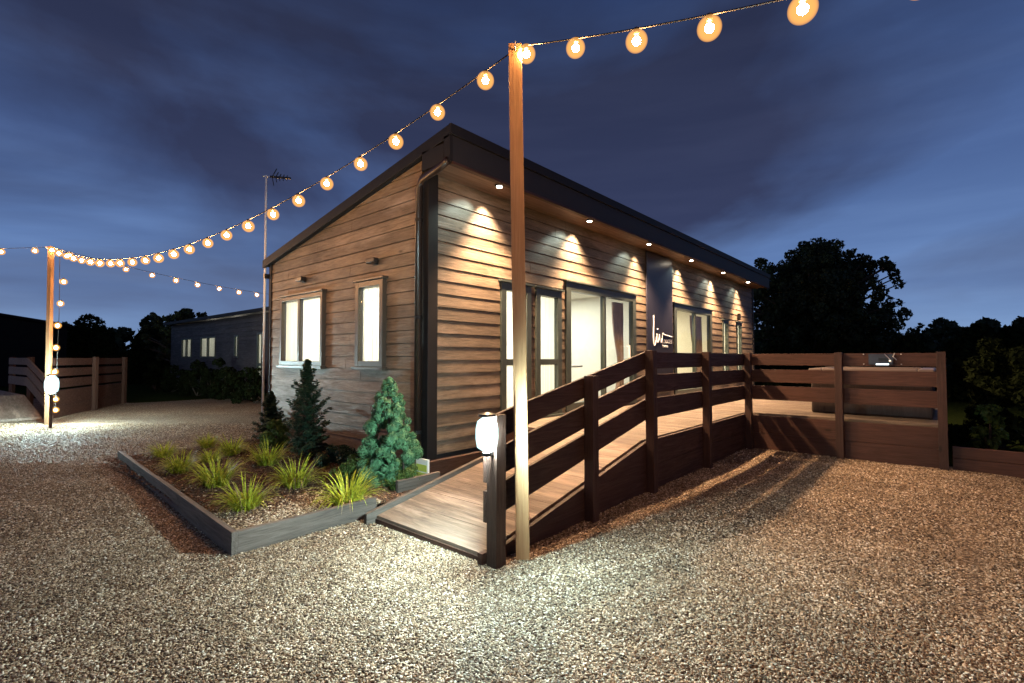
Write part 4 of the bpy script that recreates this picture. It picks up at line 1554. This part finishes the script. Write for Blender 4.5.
bush(cw(0.985 * 8.3, 8.3), 1.75, 0.62, 5200, 0.055, M['bush_leaf'], 'tall dark leafy bush at the right edge behind the low timber wall', 21)
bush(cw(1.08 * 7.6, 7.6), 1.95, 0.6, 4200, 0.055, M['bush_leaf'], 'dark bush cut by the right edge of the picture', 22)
bush(cw(0.955 * 7.7, 7.7), 0.80, 0.22, 700, 0.05, M['leaf_mid'], 'small greener shrub catching light beside the dark bushes', 23)
hk = [(3.0, 12.7), (2.9, 13.9), (2.9, 15.2), (2.95, 16.6), (2.9, 18.0), (2.95, 19.6), (2.9, 21.4), (2.8, 23.4)]
ws = ['nearest our lodge', 'below the tall narrow lit window', 'left of the tall narrow lit window', 'below the small lit slit window', 'right of the paired lit windows', 'below the paired lit windows', 'below the far lit window', 'at the far end of the row']
for i, (x, y) in enumerate(hk):
    bush((x, y, -0.05), (1.25, 1.0, 1.5, 1.1, 1.45, 1.0, 1.2, 1.3)[i], 0.55, 2200, 0.06, M['bush_leaf'], 'dark bush along the next lodge, ' + ws[i], 40 + i, 'bushes in front of the next lodge')

# ------------------------------------------------------------------ next lodge beyond the rear corner
def lodge2():
    o = thing('neighbouring_lodge', (3.6, 18, 0), 'grey boarded neighbouring lodge with dim windows beyond the rear corner', 'lodge')
    ops = [(13.55, 14.0, 0.7, 2.42), (15.75, 16.15, 1.5, 2.40), (18.15, 20.0, 1.5, 2.42), (21.2, 22.6, 1.5, 2.42)]
    mb = MB()
    mpp = lambda u, z, oo: (3.6 - oo, u, z)
    clad(mb, mpp, 9.0, 24.3, 0.15, 3.1, ops, seed=12)
    mb.build('long_wall', M['clad_dark'], o)
    MB().box(3.75, 8.2, 24.1, 24.25, 0.15, 3.3).build('end_wall', M['clad_dark'], o)
    MB().box(3.75, 8.2, 9.0, 9.15, 0.15, 3.3).build('end_wall', M['clad_dark'], o)
    MB().box(8.1, 8.2, 9.15, 24.1, 0.15, 3.3).build('back_wall', M['clad_dark'], o)
    mb = MB()
    mb.prism([(3.3, 3.12), (8.4, 3.85), (8.4, 3.95), (3.3, 3.24)], lambda p: (p[0], 8.8, p[1]), lambda p: (p[0], 24.5, p[1]))
    mb.build('roof', M['black'], o)
    for k, (a, b, c, d) in enumerate(ops):
        m = MB()
        for q in ((a, a + .07, c, d), (b - .07, b, c, d), (a + .07, b - .07, d - .07, d), (a + .07, b - .07, c, c + .07)):
            m.boxm(mpp, *q, -0.05, 0.03)
        if k > 1:
            mid = (a + b) / 2
            m.boxm(mpp, mid - .05, mid + .05, c + .07, d - .07, -0.05, 0.045)
        if k == 0:
            m.boxm(mpp, a + .07, b - .07, 1.22, 1.32, -0.05, 0.045)
        fr = m.build('window', M['frame'], o)
        MB().boxm(mpp, a + .07, b - .07, c + .07, d - .07, 0.0, 0.008).build('pane', M['glass'], fr)
        m = MB()
        nn = max(2, int((b - a) / 0.14))
        for i in range(nn):
            u0 = a + .05 + (b - a - .1) * i / nn; u1 = a + .05 + (b - a - .1) * (i + .95) / nn
            m.poly([mpp(u0, c + .03, -0.04), mpp(u1, c + .03, -0.03), mpp(u1, d - .03, -0.03), mpp(u0, d - .03, -0.04)], [(0, 1, 2, 3)])
        m.build('blind', M['blind'], fr, recalc=False)
    for k, (y, e) in enumerate(((13.8, 9), (16.0, 3), (19.1, 7), (21.9, 6))):
        area('neighbour_room_light', 5.0, y, 2.6, 1, 1, e * 3.0, (1.0, 0.92, 0.75)).rotation_euler = (0, R(60), 0)
    return o


lodge2()
l3 = thing('distant_lodge', cw(-29, 26.5), 'black silhouette of a lodge with sloping roof at the far left edge', 'lodge')
A0 = cw(-34, 25); A1 = cw(-24.2, 27)
dv = (A1 - A0).normalized(); nv = (A1 - CAM); nv.z = 0; nv = nv.normalized() * 5
mb = MB()
L3 = (A1 - A0).length
mb.poly([A0, A1, A1 + nv, A0 + nv, A0 + Vector((0, 0, 4.9)), A1 + Vector((0, 0, 3.15)), A1 + nv + Vector((0, 0, 3.15)), A0 + nv + Vector((0, 0, 4.9))],
        [(0, 3, 2, 1), (4, 5, 6, 7), (0, 1, 5, 4), (1, 2, 6, 5), (2, 3, 7, 6), (3, 0, 4, 7)])
mb.build('walls', M['matt'], l3)
up = Vector((0, 0, 1))
mb = MB()
a, b = A0 - dv * 0.2 + up * 4.98, A1 + dv * 0.25 + up * 3.16
nn_ = nv.normalized() * 0.3
mb.poly([a - nn_, b - nn_, b + nv + nn_, a + nv + nn_, a - nn_ + up * .14, b - nn_ + up * .14, b + nv + nn_ + up * .14, a + nv + nn_ + up * .14],
        [(0, 3, 2, 1), (4, 5, 6, 7), (0, 1, 5, 4), (1, 2, 6, 5), (2, 3, 7, 6), (3, 0, 4, 7)])
mb.build('roof', M['matt'], l3)

# ------------------------------------------------------------------ far left ramp and fences
Nn0 = cw(-11.58, 12.35)
dA = (RIGHT * -0.806 + f0 * 0.592).normalized()
K = Nn0 + dA * 1.95
E_ = K + dA * 2.35
fa = thing('ramp_fence', Nn0, 'pale lit board fence along the neighbouring ramp at far left', 'fence')
sideA = (RIGHT * -0.592 - f0 * 0.806).normalized()   # toward the ramp
for (a, b) in bands[:3]:
    m = MB()
    n0 = sideA * 0.016
    m.poly([Nn0 + up * (0.05 + a) - n0, K + up * (0.5 + a) - n0, K + up * (0.5 + b) - n0, Nn0 + up * (0.05 + b) - n0,
            Nn0 + up * (0.05 + a) + n0, K + up * (0.5 + a) + n0, K + up * (0.5 + b) + n0, Nn0 + up * (0.05 + b) + n0],
           [(0, 1, 2, 3), (7, 6, 5, 4), (0, 4, 5, 1), (1, 5, 6, 2), (2, 6, 7, 3), (3, 7, 4, 0)])
    m.build('sloping_rail', M['sleeper_x'], fa)
    m = MB()
    m.beam(K + up * (0.5 + (a + b) / 2), E_ + up * (0.5 + (a + b) / 2), 0.032, b - a)
    m.build('rail', M['sleeper_x'], fa)
for p, zt in ((Nn0, 1.05), (K, 1.5), (E_, 1.5)):
    MB().beam(p - sideA * 0.07 - up * 0.1, p - sideA * 0.07 + up * (zt + 0.03), 0.1, 0.1, RIGHT).build('post', M['stain_z'], fa)
dk2 = thing('ramp_and_deck', K + sideA * 0.8, 'pale lit timber ramp and deck at the far left edge', 'deck')
s1 = sideA * 0.04; s2 = sideA * 2.6
m = MB()
m.poly([Nn0 + s1 - up * .03, K + s1 + up * .47, K + s2 + up * .47, Nn0 + s2 - up * .03, Nn0 + s1 + up * .05, K + s1 + up * .50, K + s2 + up * .50, Nn0 + s2 + up * .05],
       [(0, 3, 2, 1), (4, 5, 6, 7), (0, 1, 5, 4), (1, 2, 6, 5), (2, 3, 7, 6), (3, 0, 4, 7)])
m.build('ramp_surface', M['ramp'], dk2)
m = MB()
K2 = K + dA * 0.002
m.poly([K2 + s1 - up * .05, E_ + s1 * 1 - up * .05 + dA * 3, E_ + s2 - up * .05 + dA * 3, K2 + s2 - up * .05, K2 + s1 + up * .5, E_ + s1 + up * .5 + dA * 3, E_ + s2 + up * .5 + dA * 3, K2 + s2 + up * .5],
       [(0, 3, 2, 1), (4, 5, 6, 7), (0, 1, 5, 4), (1, 2, 6, 5), (2, 3, 7, 6), (3, 0, 4, 7)])
m.build('deck_surface', M['deck'], dk2)
B1 = cw(-13.0, 16.6)
B0 = Nn0 + RIGHT * 0.12 + f0 * 0.1
fb = thing('deck_fence', B0, 'dark board fence running back from the far left pole', 'fence')
for (a, b) in ((1.31, 1.50), (1.03, 1.24), (0.74, 0.97), (0.30, 0.68), (-0.05, 0.29)):
    MB().beam(B0 + up * (a + b) / 2, B1 + up * (a + b) / 2, 0.035, b - a).build('rail' if a > 0.5 else 'skirt', M['stain_y'], fb)
for t in (0.5, 1.0):
    p = B0.lerp(B1, t) - Vector((-0.0, 0.07, 0)) + RIGHT * 0.06
    MB().beam(p - up * 0.1, p + up * 1.53, 0.1, 0.1, RIGHT).build('post', M['stain_z'], fb)
c2 = cool_lamp(tuple(cw(-0.924 * 10.7, 10.7, 0.92)), 'dazzling cool white lamp in front of the far left pole')
c2.scale = (1.5, 1.5, 1.5)  # enlarged to take in the lamp's glare
MB().tube([Vector(c2.location) - up * 0.13, Vector(c2.location) - up * 0.65], 0.02, 8).build('stake', M['stain_z'], c2)

# lawn strip between gravel and the next lodge
lawn = MB().poly([(0.5, 15.82, -0.03), (2.6, 14.8, -0.03), (3.5, 14.0, -0.03), (3.6, 25, -0.03), (-3, 30, -0.03), (-2.6, 24, -0.03), (-0.2, 19, -0.03)], [(0, 1, 2, 3, 4, 5, 6)]).build('lawn', grass_ground())
tag(lawn, kind='structure')

# ------------------------------------------------------------------ render settings
S.view_settings.view_transform = 'Standard'
S.view_settings.look = 'None'
S.view_settings.exposure = 0
S.render.engine = 'CYCLES'
S.cycles.use_denoising = True
S.cycles.denoiser = 'OPENIMAGEDENOISE'
S.cycles.denoising_input_passes = 'RGB_ALBEDO_NORMAL'
S.cycles.use_light_tree = True
S.cycles.max_bounces = 8
S.cycles.diffuse_bounces = 3
S.cycles.glossy_bounces = 3
S.cycles.transparent_max_bounces = 16
S.cycles.sample_clamp_indirect = 4
